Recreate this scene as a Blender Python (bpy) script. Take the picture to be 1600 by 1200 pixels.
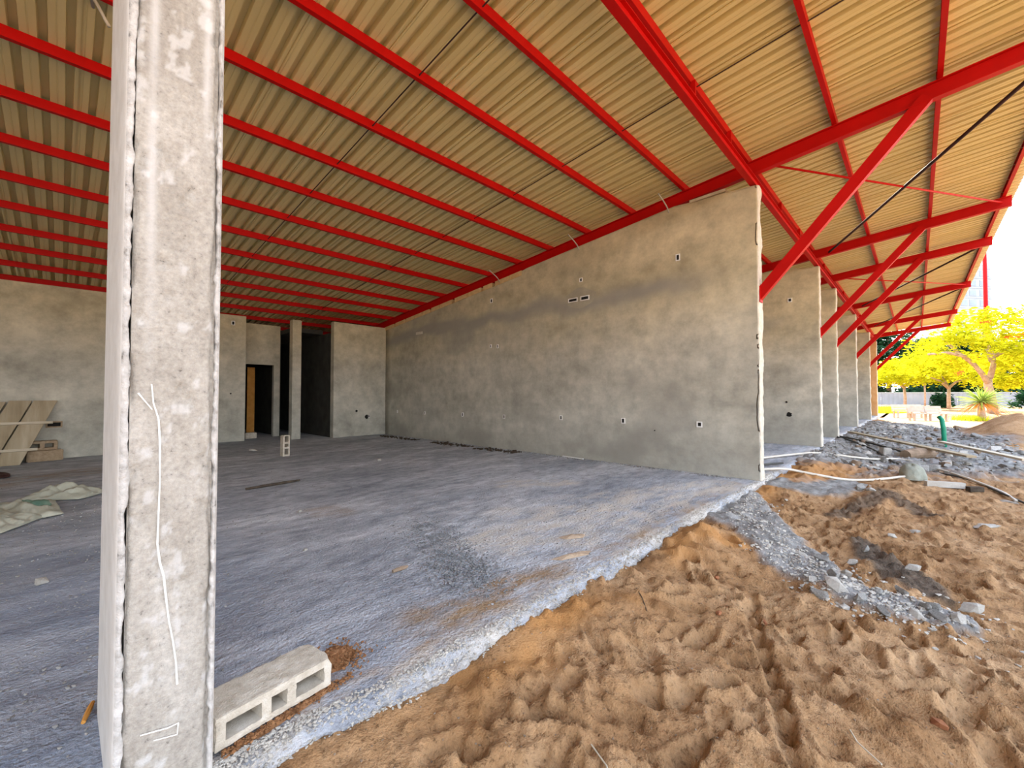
import bpy, bmesh, math, random
import numpy as np
from mathutils import Vector, Matrix

for o in list(bpy.data.objects):
    bpy.data.objects.remove(o, do_unlink=True)
sc = bpy.context.scene
col = sc.collection
random.seed(7)
rng = np.random.default_rng(11)

# ------------------------------------------------------------------ camera
YAW, PITCH, ROLL, FPX, CAMH = math.radians(43.498), math.radians(1.32), math.radians(0.029), 666.25, 1.25
Fv = Vector((math.cos(YAW) * math.cos(PITCH), math.sin(YAW) * math.cos(PITCH), math.sin(PITCH)))
Rv = Vector((math.sin(YAW), -math.cos(YAW), 0))
Uv = Rv.cross(Fv)
R2 = Rv * math.cos(ROLL) + Uv * math.sin(ROLL)
U2 = -Rv * math.sin(ROLL) + Uv * math.cos(ROLL)
cd = bpy.data.cameras.new('camera')
cd.sensor_fit = 'HORIZONTAL'; cd.sensor_width = 36.0
cd.lens = FPX / 1600 * 36.0
cd.clip_start = 0.05; cd.clip_end = 2000
cam = bpy.data.objects.new('camera', cd); col.objects.link(cam)
m = Matrix((R2, U2, -Fv)).transposed().to_4x4(); m.translation = Vector((0, 0, CAMH))
cam.matrix_world = m
sc.camera = cam

# ------------------------------------------------------------------ sky, sun, exposure
SKY_STRENGTH, SUN_STRENGTH, EXPOSURE = 3.5, 24.0, 0.35
sc.view_settings.view_transform = 'Standard'
sc.view_settings.look = 'None'
sc.view_settings.gamma = 1.0
sc.view_settings.use_curve_mapping = False
sc.view_settings.exposure = EXPOSURE
sc.cycles.diffuse_bounces = 6
sc.cycles.max_bounces = 12
w = bpy.data.worlds.new('sky'); sc.world = w; w.use_nodes = True
nt = w.node_tree; nt.nodes.clear()
tc = nt.nodes.new('ShaderNodeTexCoord'); sx = nt.nodes.new('ShaderNodeSeparateXYZ')
rp = nt.nodes.new('ShaderNodeValToRGB'); bg = nt.nodes.new('ShaderNodeBackground'); wo = nt.nodes.new('ShaderNodeOutputWorld')
rp.color_ramp.elements[0].position = 0.0; rp.color_ramp.elements[0].color = (1.0, 0.99, 0.97, 1)
rp.color_ramp.elements[1].position = 0.75; rp.color_ramp.elements[1].color = (0.60, 0.74, 1.0, 1)
bg.inputs['Strength'].default_value = SKY_STRENGTH
nt.links.new(tc.outputs['Generated'], sx.inputs[0]); nt.links.new(sx.outputs['Z'], rp.inputs[0])
nt.links.new(rp.outputs[0], bg.inputs[0]); nt.links.new(bg.outputs[0], wo.inputs[0])
sl = bpy.data.lights.new('sun', 'SUN'); sl.energy = SUN_STRENGTH; sl.angle = math.radians(0.6); sl.color = (1.0, 0.90, 0.74)
so = bpy.data.objects.new('sun', sl); col.objects.link(so)
SUN_AZ, SUN_EL = math.radians(9.0), math.radians(36)
sd = Vector((math.cos(SUN_AZ) * math.cos(SUN_EL), math.sin(SUN_AZ) * math.cos(SUN_EL), math.sin(SUN_EL)))
so.rotation_euler = sd.to_track_quat('Z', 'Y').to_euler()
so.location = (30, -20, 30)

# ------------------------------------------------------------------ noise
_perm = rng.random((256, 256))
def vnoise(x, y, s=0):
    x = np.asarray(x, float) + s * 17.31; y = np.asarray(y, float) + s * 9.77
    xi = np.floor(x).astype(int); yi = np.floor(y).astype(int)
    fx = x - xi; fy = y - yi
    fx = fx * fx * (3 - 2 * fx); fy = fy * fy * (3 - 2 * fy)
    a = _perm[xi % 256, yi % 256]; b = _perm[(xi + 1) % 256, yi % 256]
    c = _perm[xi % 256, (yi + 1) % 256]; d = _perm[(xi + 1) % 256, (yi + 1) % 256]
    return (a * (1 - fx) + b * fx) * (1 - fy) + (c * (1 - fx) + d * fx) * fy - 0.5
def fbm(x, y, s=0, o=4, g=0.5):
    t = 0; a = 1.0
    for k in range(o):
        t = t + a * vnoise(np.asarray(x) * 2 ** k, np.asarray(y) * 2 ** k, s + k); a *= g
    return t
def sstep(a, b, x):
    t = np.clip((np.asarray(x, float) - a) / (b - a), 0, 1); return t * t * (3 - 2 * t)

# ------------------------------------------------------------------ materials
def new_mat(name):
    mt = bpy.data.materials.new(name); mt.use_nodes = True
    nt = mt.node_tree; b = nt.nodes['Principled BSDF']
    return mt, nt, b
def N(nt, t, **k):
    n = nt.nodes.new(t)
    for a, v in k.items():
        if a in n.inputs: n.inputs[a].default_value = v
        else: setattr(n, a, v)
    return n
def ramp(nt, fac, stops):
    r = nt.nodes.new('ShaderNodeValToRGB'); e = r.color_ramp.elements
    while len(e) < len(stops): e.new(0.5)
    for i, (p, c) in enumerate(stops):
        e[i].position = p; e[i].color = (*c, 1) if len(c) == 3 else c
    nt.links.new(fac, r.inputs[0]); return r.outputs[0]
def coords(nt, scale=(1, 1, 1)):
    t = nt.nodes.new('ShaderNodeTexCoord'); mp = nt.nodes.new('ShaderNodeMapping')
    mp.inputs['Scale'].default_value = scale
    nt.links.new(t.outputs['Object'], mp.inputs[0]); return mp.outputs[0]
def noise(nt, vec, scale, detail=6, rough=0.6):
    n = nt.nodes.new('ShaderNodeTexNoise')
    n.inputs['Scale'].default_value = scale; n.inputs['Detail'].default_value = detail; n.inputs['Roughness'].default_value = rough
    nt.links.new(vec, n.inputs['Vector']); return n.outputs['Fac']
def mixc(nt, fac, a, b, mode='MIX'):
    n = nt.nodes.new('ShaderNodeMix'); n.data_type = 'RGBA'; n.blend_type = mode
    for k, v in ((0, fac), (6, a), (7, b)):
        if isinstance(v, (int, float)): n.inputs[k].default_value = v
        elif isinstance(v, tuple): n.inputs[k].default_value = (*v, 1)
        else: nt.links.new(v, n.inputs[k])
    return n.outputs[2]
def bump(nt, b, h, strength=0.5, dist=0.01):
    n = nt.nodes.new('ShaderNodeBump'); n.inputs['Strength'].default_value = strength; n.inputs['Distance'].default_value = dist
    nt.links.new(h, n.inputs['Height']); nt.links.new(n.outputs[0], b.inputs['Normal'])
def noisy(name, stops, scale=4, rough=0.9, bstr=0.3, bscale=60, bdist=0.01, stretch=(1, 1, 1), detail=6, metallic=0, spec=0.3):
    mt, nt, b = new_mat(name)
    v = coords(nt, stretch)
    c = ramp(nt, noise(nt, v, scale, detail), stops)
    nt.links.new(c, b.inputs['Base Color'])
    b.inputs['Roughness'].default_value = rough; b.inputs['Metallic'].default_value = metallic
    b.inputs['Specular IOR Level'].default_value = spec
    if bstr: bump(nt, b, noise(nt, v, bscale, 4), bstr, bdist)
    return mt
M = {}
M['red'] = noisy('red_oxide_paint', [(0.3, (0.40, 0.003, 0.002)), (0.7, (0.48, 0.004, 0.003))], 3, 0.5, 0.05, 80, spec=0.12)
M['dark_rod'] = noisy('dark_steel_rod', [(0.3, (0.02, 0.01, 0.01)), (0.7, (0.05, 0.02, 0.02))], 6, 0.6, 0)
M['sheet'] = noisy('roof_sheet_underside', [(0.3, (0.572, 0.501, 0.257)), (0.7, (0.689, 0.611, 0.329))], 1.4, 0.5, 0.02, 40, stretch=(1, 0.12, 1), spec=0.3)
M['cream'] = noisy('cream_plaster', [(0.3, (0.508, 0.467, 0.377)), (0.7, (0.640, 0.607, 0.533))], 14, 0.95, 0.5, 60)
M['ochre'] = noisy('sun_tinted_plaster', [(0.3, (0.444, 0.266, 0.111)), (0.7, (0.555, 0.370, 0.192))], 3, 0.95, 0.4, 60)  # warm glow of light put into the end wall's plaster colour
M['block'] = noisy('concrete_block', [(0.3, (0.425, 0.375, 0.298)), (0.55, (0.561, 0.511, 0.425)), (0.75, (0.646, 0.613, 0.545))], 20, 0.95, 0.9, 140, 0.006)
M['block_tan'] = noisy('tan_block', [(0.3, (0.266, 0.192, 0.118)), (0.7, (0.407, 0.311, 0.207))], 18, 0.95, 0.8, 120, 0.006)
M['brick'] = noisy('pale_brick', [(0.3, (0.55, 0.36, 0.16)), (0.7, (0.70, 0.50, 0.26))], 8, 0.95, 0.5, 80)
M['wood'] = noisy('weathered_plank', [(0.3, (0.24, 0.19, 0.12)), (0.5, (0.36, 0.30, 0.20)), (0.75, (0.48, 0.42, 0.31))], 5, 0.9, 0.4, 50, stretch=(1, 1, 0.15))
M['wood_pale'] = noisy('pale_batten', [(0.3, (0.45, 0.40, 0.30)), (0.7, (0.62, 0.56, 0.45))], 6, 0.9, 0.3, 50, stretch=(0.2, 1, 1))
M['orange_wood'] = noisy('orange_timber', [(0.3, (0.50, 0.22, 0.04)), (0.7, (0.66, 0.33, 0.08))], 6, 0.8, 0.3, 50)
M['white'] = noisy('white_plastic', [(0.3, (0.70, 0.70, 0.68)), (0.7, (0.82, 0.82, 0.80))], 6, 0.6, 0)
M['black'] = noisy('painted_recess_shade', [(0.3, (0.008, 0.008, 0.008)), (0.7, (0.02, 0.018, 0.015))], 6, 0.9, 0)  # flat black standing in for the shade inside boxes and holes
M['conduit'] = noisy('grey_conduit', [(0.3, (0.35, 0.33, 0.28)), (0.7, (0.48, 0.46, 0.40))], 6, 0.6, 0)
M['hose'] = noisy('pale_hose', [(0.3, (0.50, 0.47, 0.40)), (0.7, (0.66, 0.63, 0.56))], 6, 0.6, 0)
M['cable'] = noisy('dark_cable', [(0.3, (0.03, 0.03, 0.03)), (0.7, (0.07, 0.07, 0.06))], 6, 0.6, 0)
M['painted_shade'] = noisy('painted_room_shade', [(0.3, (0.025, 0.024, 0.020)), (0.7, (0.05, 0.048, 0.04))], 3, 0.95, 0.4, 40)  # near-black colour stands in for deep shade in the rear rooms
M['green_pipe'] = noisy('green_plastic_pipe', [(0.3, (0.005, 0.20, 0.11)), (0.7, (0.01, 0.28, 0.16))], 6, 0.4, 0)
M['stone'] = noisy('grey_rubble', [(0.25, (0.154, 0.148, 0.139)), (0.5, (0.277, 0.274, 0.258)), (0.75, (0.400, 0.392, 0.368))], 7, 0.95, 0.7, 50, 0.01)
M['stone_pale'] = noisy('pale_rubble', [(0.3, (0.381, 0.363, 0.323)), (0.7, (0.534, 0.511, 0.464))], 7, 0.95, 0.6, 60, 0.01)
M['stone_brown'] = noisy('brown_rubble', [(0.3, (0.178, 0.126, 0.081)), (0.7, (0.311, 0.229, 0.163))], 7, 0.95, 0.6, 60, 0.01)
M['brick_red'] = noisy('orange_brick_bits', [(0.3, (0.30, 0.11, 0.05)), (0.7, (0.42, 0.19, 0.09))], 10, 0.95, 0.5, 60, 0.01)
M['sack'] = noisy('dusty_sack', [(0.3, (0.311, 0.311, 0.244)), (0.7, (0.459, 0.466, 0.385))], 6, 0.85, 0.5, 25, 0.01)
M['sack_green'] = noisy('faded_green_print', [(0.3, (0.10, 0.20, 0.15)), (0.7, (0.20, 0.30, 0.23))], 10, 0.85, 0.4, 30, 0.01)
M['bag'] = noisy('grey_green_canvas', [(0.3, (0.222, 0.237, 0.192)), (0.7, (0.355, 0.370, 0.311))], 5, 0.9, 0.9, 18, 0.02)
M['bark'] = noisy('pale_bark', [(0.3, (0.30, 0.20, 0.14)), (0.7, (0.52, 0.40, 0.32))], 4, 0.95, 0.5, 20, 0.03)
M['fence'] = noisy('blue_grey_fence', [(0.3, (0.252, 0.282, 0.330)), (0.7, (0.348, 0.372, 0.420))], 0.6, 0.7, 0.05, 10)
M['bench'] = noisy('pale_bench_concrete', [(0.3, (0.407, 0.340, 0.281)), (0.7, (0.503, 0.429, 0.363))], 5, 0.9, 0.2, 40)
M['bld'] = noisy('white_render', [(0.3, (0.260, 0.277, 0.302)), (0.7, (0.302, 0.319, 0.344))], 0.2, 0.8, 0)
M['glass'] = noisy('blue_grey_glazing', [(0.3, (0.143, 0.175, 0.233)), (0.7, (0.207, 0.240, 0.297))], 0.3, 0.15, 0)
M['dirt_dark'] = noisy('dark_litter', [(0.3, (0.03, 0.022, 0.016)), (0.7, (0.09, 0.07, 0.05))], 12, 0.95, 0.8, 60, 0.01)
M['clay'] = noisy('orange_clay_sand', [(0.3, (0.15, 0.065, 0.025)), (0.5, (0.27, 0.13, 0.055)), (0.7, (0.36, 0.19, 0.09))], 16, 0.98, 0.8, 90, 0.008)
M['clay_pale'] = noisy('pale_sand_print', [(0.3, (0.30, 0.22, 0.15)), (0.7, (0.46, 0.36, 0.26))], 16, 0.98, 0.8, 90, 0.008)
M['chalk'] = noisy('white_chalk', [(0.3, (0.72, 0.72, 0.70)), (0.7, (0.85, 0.85, 0.83))], 60, 0.95, 0)
M['gravel'] = noisy('grey_gravel', [(0.25, (0.104, 0.111, 0.118)), (0.5, (0.207, 0.215, 0.222)), (0.8, (0.340, 0.348, 0.355))], 9, 0.95, 0.3, 60)
def leafmat(name, c1, c2, trans=0.5):
    mt, nt, b = new_mat(name)
    c = ramp(nt, noise(nt, coords(nt), 0.9, 3), [(0.35, c1), (0.65, c2)])
    d = N(nt, 'ShaderNodeBsdfDiffuse'); t = N(nt, 'ShaderNodeBsdfTranslucent'); mx = N(nt, 'ShaderNodeMixShader')
    mx.inputs[0].default_value = trans
    nt.links.new(c, d.inputs[0]); nt.links.new(c, t.inputs[0]); nt.links.new(d.outputs[0], mx.inputs[1]); nt.links.new(t.outputs[0], mx.inputs[2])
    nt.links.new(mx.outputs[0], nt.nodes['Material Output'].inputs[0]); nt.nodes.remove(b)
    return mt
M['leaf_yellow'] = leafmat('yellow_green_leaves', (0.36, 0.37, 0.008), (0.60, 0.58, 0.02))
M['leaf_dark'] = leafmat('dark_green_leaves', (0.012, 0.045, 0.02), (0.035, 0.09, 0.04), 0.25)
M['leaf_yucca'] = leafmat('yucca_blades', (0.20, 0.30, 0.05), (0.42, 0.46, 0.12), 0.4)
M['grass'] = leafmat('bright_grass', (0.45, 0.50, 0.02), (0.6, 0.60, 0.03), 0.4)
M['flower'] = leafmat('red_flowers', (0.7, 0.12, 0.02), (0.8, 0.2, 0.05), 0.4)

def wall_mat():
    mt, nt, b = new_mat('grey_cement_render')
    v = coords(nt); vs = coords(nt, (1, 0.35, 1.2))
    a = ramp(nt, noise(nt, vs, 0.9, 7, 0.62), [(0.28, (0.342, 0.330, 0.282)), (0.5, (0.480, 0.462, 0.402)), (0.72, (0.600, 0.576, 0.504))])
    f = ramp(nt, noise(nt, v, 3.2, 9, 0.7), [(0.33, (0.72, 0.72, 0.72)), (0.66, (1.12, 1.11, 1.10))])
    c = mixc(nt, 1.0, a, f, 'MULTIPLY')
    # tan tint above, greyer below, with an uneven joint
    sz = nt.nodes.new('ShaderNodeSeparateXYZ'); nt.links.new(v, sz.inputs[0])
    mz = nt.nodes.new('ShaderNodeMath'); mz.operation = 'MULTIPLY_ADD'; mz.inputs[1].default_value = 0.9; nt.links.new(noise(nt, v, 1.1, 5), mz.inputs[0]); nt.links.new(sz.outputs['Z'], mz.inputs[2])
    ms = nt.nodes.new('ShaderNodeMath'); ms.operation = 'MULTIPLY'; ms.inputs[1].default_value = 0.2; nt.links.new(mz.outputs[0], ms.inputs[0])
    height_tint = ramp(nt, ms.outputs[0], [(0.22, (0.97, 1.0, 1.0)), (0.46, (1.0, 1.0, 0.96)), (0.70, (1.12, 1.03, 0.80))])
    c = mixc(nt, 1.0, c, height_tint, 'MULTIPLY')
    vc = nt.nodes.new('ShaderNodeVertexColor'); vc.layer_name = 'stain'
    sp = nt.nodes.new('ShaderNodeSeparateColor'); nt.links.new(vc.outputs[0], sp.inputs[0])
    c = mixc(nt, sp.outputs[0], c, (0.282, 0.274, 0.240))
    nt.links.new(c, b.inputs['Base Color']); b.inputs['Roughness'].default_value = 0.92
    b.inputs['Specular IOR Level'].default_value = 0.25
    bump(nt, b, noise(nt, v, 55, 4), 0.25, 0.006)
    return mt
M['wall'] = wall_mat()
def floor_mat():
    mt, nt, b = new_mat('rough_screed')
    v = coords(nt); vs = coords(nt, (0.45, 1.1, 1))
    a = ramp(nt, noise(nt, vs, 1.1, 8, 0.65), [(0.28, (0.235, 0.263, 0.308)), (0.5, (0.403, 0.431, 0.482)), (0.72, (0.672, 0.694, 0.728))])
    f = ramp(nt, noise(nt, vs, 8, 10, 0.8), [(0.36, (0.55, 0.56, 0.58)), (0.5, (1.0, 1.0, 1.0)), (0.64, (1.38, 1.37, 1.35))])
    c = mixc(nt, 1.0, a, f, 'MULTIPLY')
    vc = nt.nodes.new('ShaderNodeVertexColor'); vc.layer_name = 'mask'
    sp = nt.nodes.new('ShaderNodeSeparateColor'); nt.links.new(vc.outputs[0], sp.inputs[0])
    pn = ramp(nt, noise(nt, vs, 3.5, 8, 0.7), [(0.42, (0, 0, 0)), (0.6, (1, 1, 1))])
    def mul(a_, b_):
        n = nt.nodes.new('ShaderNodeMath'); n.operation = 'MULTIPLY'
        nt.links.new(a_, n.inputs[0]); nt.links.new(b_, n.inputs[1]); return n.outputs[0]
    c = mixc(nt, mul(sp.outputs[0], pn), c, (0.34, 0.235, 0.14))     # sand carried onto the slab
    c = mixc(nt, mul(sp.outputs[1], pn), c, (0.62, 0.585, 0.53))     # white mortar smears
    c = mixc(nt, sp.outputs[2], c, (0.19, 0.24, 0.34))            # darker bluish tone at the left
    nt.links.new(c, b.inputs['Base Color']); b.inputs['Roughness'].default_value = 0.75
    b.inputs['Specular IOR Level'].default_value = 0.35
    h = nt.nodes.new('ShaderNodeMath'); h.operation = 'ADD'
    nt.links.new(noise(nt, vs, 5, 8, 0.75), h.inputs[0]); nt.links.new(noise(nt, v, 45, 4), h.inputs[1])
    bump(nt, b, h.outputs[0], 0.8, 0.04)
    return mt
M['floor'] = floor_mat()
def ground_mat():
    mt, nt, b = new_mat('trodden_sand')
    v = coords(nt)
    a = ramp(nt, noise(nt, v, 1.7, 8, 0.66), [(0.32, (0.20, 0.100, 0.042)), (0.5, (0.385, 0.228, 0.112)), (0.68, (0.50, 0.325, 0.18))])
    f = ramp(nt, noise(nt, v, 40, 6, 0.7), [(0.33, (0.40, 0.36, 0.33)), (0.44, (0.92, 0.92, 0.92)), (0.7, (1.15, 1.13, 1.1))])
    c = mixc(nt, 1.0, a, f, 'MULTIPLY')
    vc = nt.nodes.new('ShaderNodeVertexColor'); vc.layer_name = 'mask'
    sp = nt.nodes.new('ShaderNodeSeparateColor'); nt.links.new(vc.outputs[0], sp.inputs[0])
    g = ramp(nt, noise(nt, v, 6, 8, 0.72), [(0.3, (0.13, 0.127, 0.12)), (0.5, (0.27, 0.268, 0.26)), (0.7, (0.44, 0.44, 0.43))])
    c = mixc(nt, sp.outputs[0], c, g)
    c = mixc(nt, sp.outputs[1], c, (0.46, 0.235, 0.085))
    d = ramp(nt, noise(nt, v, 18, 6, 0.7), [(0.3, (0.05, 0.04, 0.03)), (0.7, (0.20, 0.15, 0.11))])
    c = mixc(nt, sp.outputs[2], c, d)
    nt.links.new(c, b.inputs['Base Color']); b.inputs['Roughness'].default_value = 0.97
    b.inputs['Specular IOR Level'].default_value = 0.15
    h = nt.nodes.new('ShaderNodeMath'); h.operation = 'ADD'
    nt.links.new(noise(nt, v, 14, 6, 0.7), h.inputs[0]); nt.links.new(noise(nt, v, 90, 4), h.inputs[1])
    bump(nt, b, h.outputs[0], 0.9, 0.018)
    return mt
M['ground'] = ground_mat()
def pier_mat():
    mt, nt, b = new_mat('rough_cast_concrete')
    v = coords(nt); vs = coords(nt, (1, 1, 0.5))
    a = ramp(nt, noise(nt, vs, 5, 8, 0.68), [(0.3, (0.281, 0.257, 0.226)), (0.5, (0.390, 0.370, 0.335)), (0.72, (0.515, 0.499, 0.468))])
    f = ramp(nt, noise(nt, v, 60, 6, 0.7), [(0.30, (0.35, 0.34, 0.33)), (0.38, (0.80, 0.79, 0.77)), (0.66, (1.08, 1.07, 1.04))])
    c = mixc(nt, 1.0, a, f, 'MULTIPLY')
    vc = nt.nodes.new('ShaderNodeVertexColor'); vc.layer_name = 'mask'
    sp = nt.nodes.new('ShaderNodeSeparateColor'); nt.links.new(vc.outputs[0], sp.inputs[0])
    c = mixc(nt, sp.outputs[0], c, (0.58, 0.58, 0.57))
    nt.links.new(c, b.inputs['Base Color']); b.inputs['Roughness'].default_value = 0.95
    b.inputs['Specular IOR Level'].default_value = 0.2
    bump(nt, b, noise(nt, v, 70, 6, 0.7), 0.8, 0.006)
    return mt
M['pier'] = pier_mat()
M['skin'] = noisy('pale_plaster_skin', [(0.3, (0.508, 0.492, 0.459)), (0.7, (0.623, 0.615, 0.590))], 9, 0.85, 0.4, 50, 0.005)

M['skin_edge'] = noisy('broken_plaster_edge', [(0.28, (0.10, 0.095, 0.085)), (0.40, (0.40, 0.39, 0.37)), (0.7, (0.60, 0.59, 0.57))], 26, 0.95, 0.8, 90, 0.006, detail=8)
# ------------------------------------------------------------------ mesh helpers
class MB:
    def __init__(s): s.v = []; s.f = []; s.mi = []
    def add(s, vs, fs, mi=0):
        b = len(s.v); s.v += [tuple(map(float, p)) for p in vs]
        s.f += [tuple(b + i for i in f) for f in fs]; s.mi += [mi] * len(fs); return s
    def box(s, x0, x1, y0, y1, z0, z1, mi=0, jit=0.0):
        vs = [(x, y, z) for z in (z0, z1) for y in (y0, y1) for x in (x0, x1)]
        if jit: vs = [tuple(c + random.uniform(-jit, jit) for c in p) for p in vs]
        return s.add(vs, [(0, 2, 3, 1), (4, 5, 7, 6), (0, 1, 5, 4), (2, 6, 7, 3), (0, 4, 6, 2), (1, 3, 7, 5)], mi)
    def prism(s, prof, p0, p1, ua, va, mi=0):
        """closed 2D profile swept from p0 to p1; ua, va are the profile's axes"""
        p0, p1, ua, va = Vector(p0), Vector(p1), Vector(ua), Vector(va); n = len(prof)
        vs = [p0 + ua * a + va * b for a, b in prof] + [p1 + ua * a + va * b for a, b in prof]
        fs = [(i, (i + 1) % n, n + (i + 1) % n, n + i) for i in range(n)]
        fs += [tuple(range(n - 1, -1, -1)), tuple(range(n, 2 * n))]
        return s.add(vs, fs, mi)
    def tube(s, pts, r, n=8, mi=0, cap=True):
        pts = [Vector(p) for p in pts]; rs = r if isinstance(r, (list, tuple)) else [r] * len(pts)
        rings = []; up = None
        for i, p in enumerate(pts):
            t = (pts[min(i + 1, len(pts) - 1)] - pts[max(i - 1, 0)]).normalized()
            if up is None: up = t.orthogonal().normalized()
            a = (up - t * up.dot(t)).normalized(); up = a; b = t.cross(a)
            rings.append([p + (a * math.cos(2 * math.pi * k / n) + b * math.sin(2 * math.pi * k / n)) * rs[i] for k in range(n)])
        vs = [q for rg in rings for q in rg]; fs = []
        for i in range(len(pts) - 1):
            for k in range(n):
                fs.append((i * n + k, i * n + (k + 1) % n, (i + 1) * n + (k + 1) % n, (i + 1) * n + k))
        if cap: fs += [tuple(range(n - 1, -1, -1)), tuple((len(pts) - 1) * n + k for k in range(n))]
        return s.add(vs, fs, mi)
    def build(s, name, mats, parent=None, smooth=False):
        me = bpy.data.meshes.new(name); me.from_pydata(s.v, [], s.f); me.update()
        return link(name, me, mats, parent, smooth, s.mi)
def link(name, me, mats, parent=None, smooth=False, mi=None):
    for x in (mats if isinstance(mats, (list, tuple)) else [mats]): me.materials.append(x)
    if mi is not None and any(mi): me.polygons.foreach_set('material_index', mi)
    if smooth: me.polygons.foreach_set('use_smooth', [True] * len(me.polygons))
    o = bpy.data.objects.new(name, me); col.objects.link(o)
    if parent: o.parent = parent
    return o
def grid_mesh(name, Xg, Yg, Zg):
    """tensor grid (2D arrays) -> mesh, fast"""
    ny, nx = Xg.shape
    me = bpy.data.meshes.new(name)
    co = np.stack([Xg, Yg, Zg], -1).reshape(-1, 3)
    idx = np.arange(nx * ny).reshape(ny, nx)
    q = np.stack([idx[:-1, :-1], idx[:-1, 1:], idx[1:, 1:], idx[1:, :-1]], -1).reshape(-1, 4)
    me.vertices.add(len(co)); me.vertices.foreach_set('co', co.ravel())
    me.loops.add(q.size); me.loops.foreach_set('vertex_index', q.ravel().astype(np.int32))
    me.polygons.add(len(q)); me.polygons.foreach_set('loop_start', (np.arange(len(q)) * 4).astype(np.int32))
    me.update(calc_edges=True); me.validate()
    return me
def vcol(me, name, r, g, b):
    a = me.color_attributes.new(name, 'FLOAT_COLOR', 'POINT')
    n = len(me.vertices)
    d = np.ones((n, 4), np.float32)
    for k, x in enumerate((r, g, b)): d[:, k] = np.broadcast_to(np.asarray(x, float).ravel(), n) if np.size(x) > 1 else x
    a.data.foreach_set('color', d.ravel())
def tag(o, label, cat, group=None, kind=None):
    if label: o['label'] = label
    if cat: o['category'] = cat
    if group: o['group'] = group
    if kind: o['kind'] = kind
    return o
def struct(o, label=None):
    o['kind'] = 'structure'
    if label: o['label'] = label
    return o
def empty(name, loc=(0, 0, 0), rz=0):
    o = bpy.data.objects.new(name, None); col.objects.link(o); o.location = loc; o.rotation_euler = (0, 0, rz)
    o.empty_display_size = 0.1; return o
def dup(o, parent=None):
    c = o.copy(); col.objects.link(c)
    if parent: c.parent = parent
    for ch in list(o.children): dup(ch, c)
    return c
ORD = ['first', 'second', 'third', 'fourth', 'fifth', 'sixth', 'seventh', 'eighth', 'ninth', 'tenth', 'eleventh', 'twelfth', 'thirteenth', 'fourteenth', 'fifteenth', 'sixteenth']

# ------------------------------------------------------------------ ground
def nonuni(a, b, stepfn):
    out = [a]
    while out[-1] < b: out.append(out[-1] + stepfn(out[-1]))
    return np.array(out)
gx = np.concatenate([np.linspace(-80, -1.5, 14)[:-1], nonuni(-1.5, 12, lambda x: 0.016 * max(1.0, x / 2.6)), nonuni(12.2, 34, lambda x: 0.10), np.linspace(34.6, 120, 40)])
gy = np.concatenate([-np.geomspace(120, 2.0, 34), nonuni(-1.9, 1.80, lambda y: 0.017)])
GX, GY = np.meshgrid(gx, gy)
def polyd(X, Y, pts):
    d = np.full(X.shape, 1e9)
    for (x0, y0, w0), (x1, y1, w1) in zip(pts[:-1], pts[1:]):
        dx, dy = x1 - x0, y1 - y0
        t = np.clip(((X - x0) * dx + (Y - y0) * dy) / (dx * dx + dy * dy), 0, 1)
        r = np.hypot(X - x0 - t * dx, Y - y0 - t * dy) / (w0 + (w1 - w0) * t)
        d = np.minimum(d, r)
    return d
def ground_fields(X, Y):
    nz = fbm(X * 1.3, Y * 1.3, 1)
    wob = fbm(X * 3.1, Y * 3.1, 5) * 0.5
    spill = 1 - sstep(0.75, 1.05, polyd(X, Y, [(6.3, 1.75, .28), (5.2, 1.45, .42), (4.5, 0.95, .34), (4.15, 0.62, .28), (3.95, 0.36, .20), (3.85, 0.1, .16), (3.95, -0.15, .12)]) + wob)
    spill = np.maximum(spill, 1 - sstep(0.7, 1.1, polyd(X, Y, [(7.35, 1.5, .35), (7.6, 1.05, .38), (8.6, 0.75, .25)]) + wob))
    rub = sstep(10.2, 11.8, X + Y * 0.9 + wob * 3) * (1 - sstep(26.0, 29.0, X + wob * 3)) * sstep(-2.1, -1.5, Y + wob * 1.2)
    grey = np.clip(spill + rub, 0, 1)
    clay = (1 - sstep(0.05, 0.40, np.abs(1.62 - Y) + wob * 0.5)) * sstep(-0.2, 0.2, nz + 0.1) * (X < 9) * (1 - spill)
    clay = np.maximum(clay, (1 - sstep(0.6, 1.1, polyd(X, Y, [(4.0, 1.5, .22), (4.2, 1.2, .14)]) + wob)) * 0.9)
    clay = np.maximum(clay, (1 - sstep(0.6, 1.1, polyd(X, Y, [(7.6, 1.35, .12), (9.6, 1.1, .35), (10.5, .8, .3)]) + wob)) * 0.7)
    dark = 1 - sstep(0.6, 1.1, polyd(X, Y, [(5.4, 0.42, .10), (4.9, 0.24, .22), (4.45, 0.02, .20), (4.3, -0.12, .1)]) + wob)
    dark = np.maximum(dark, 0.8 * (1 - sstep(0.5, 1.1, polyd(X, Y, [(6.3, 0.75, .10), (8.0, 0.30, .22), (7.2, -.1, .15)]) + wob)))
    return grey, clay, dark, spill, rub, nz, wob
grey, clay, dark, spill, rub, nz, wob = ground_fields(GX, GY)
_md = 1 - sstep(0.75, 1.15, np.hypot((GX - 21.2) / 2.6, (GY + 2.45) / 1.5) + wob * .3)
grey = grey * (1 - _md); rub = rub * (1 - _md)
Z = -0.10 - 0.10 * sstep(1.6, 0.7, GY) - 0.07 * sstep(0.6, -1.2, GY)
near = (1 - sstep(11, 14, GX)) * sstep(-3.0, -2.0, GY) * sstep(-2, -1, GX)
Z += near * (0.055 * fbm(GX * 1.1, GY * 1.1, 21, 3) + 0.045 * fbm(GX * 3.7, GY * 3.7, 31, 3) + 0.016 * fbm(GX * 14, GY * 14, 41, 4))
Z += spill * (0.045 + 0.03 * fbm(GX * 9, GY * 9, 51, 4))
Z += dark * (0.015 + 0.03 * fbm(GX * 14, GY * 14, 57, 3))
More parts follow.
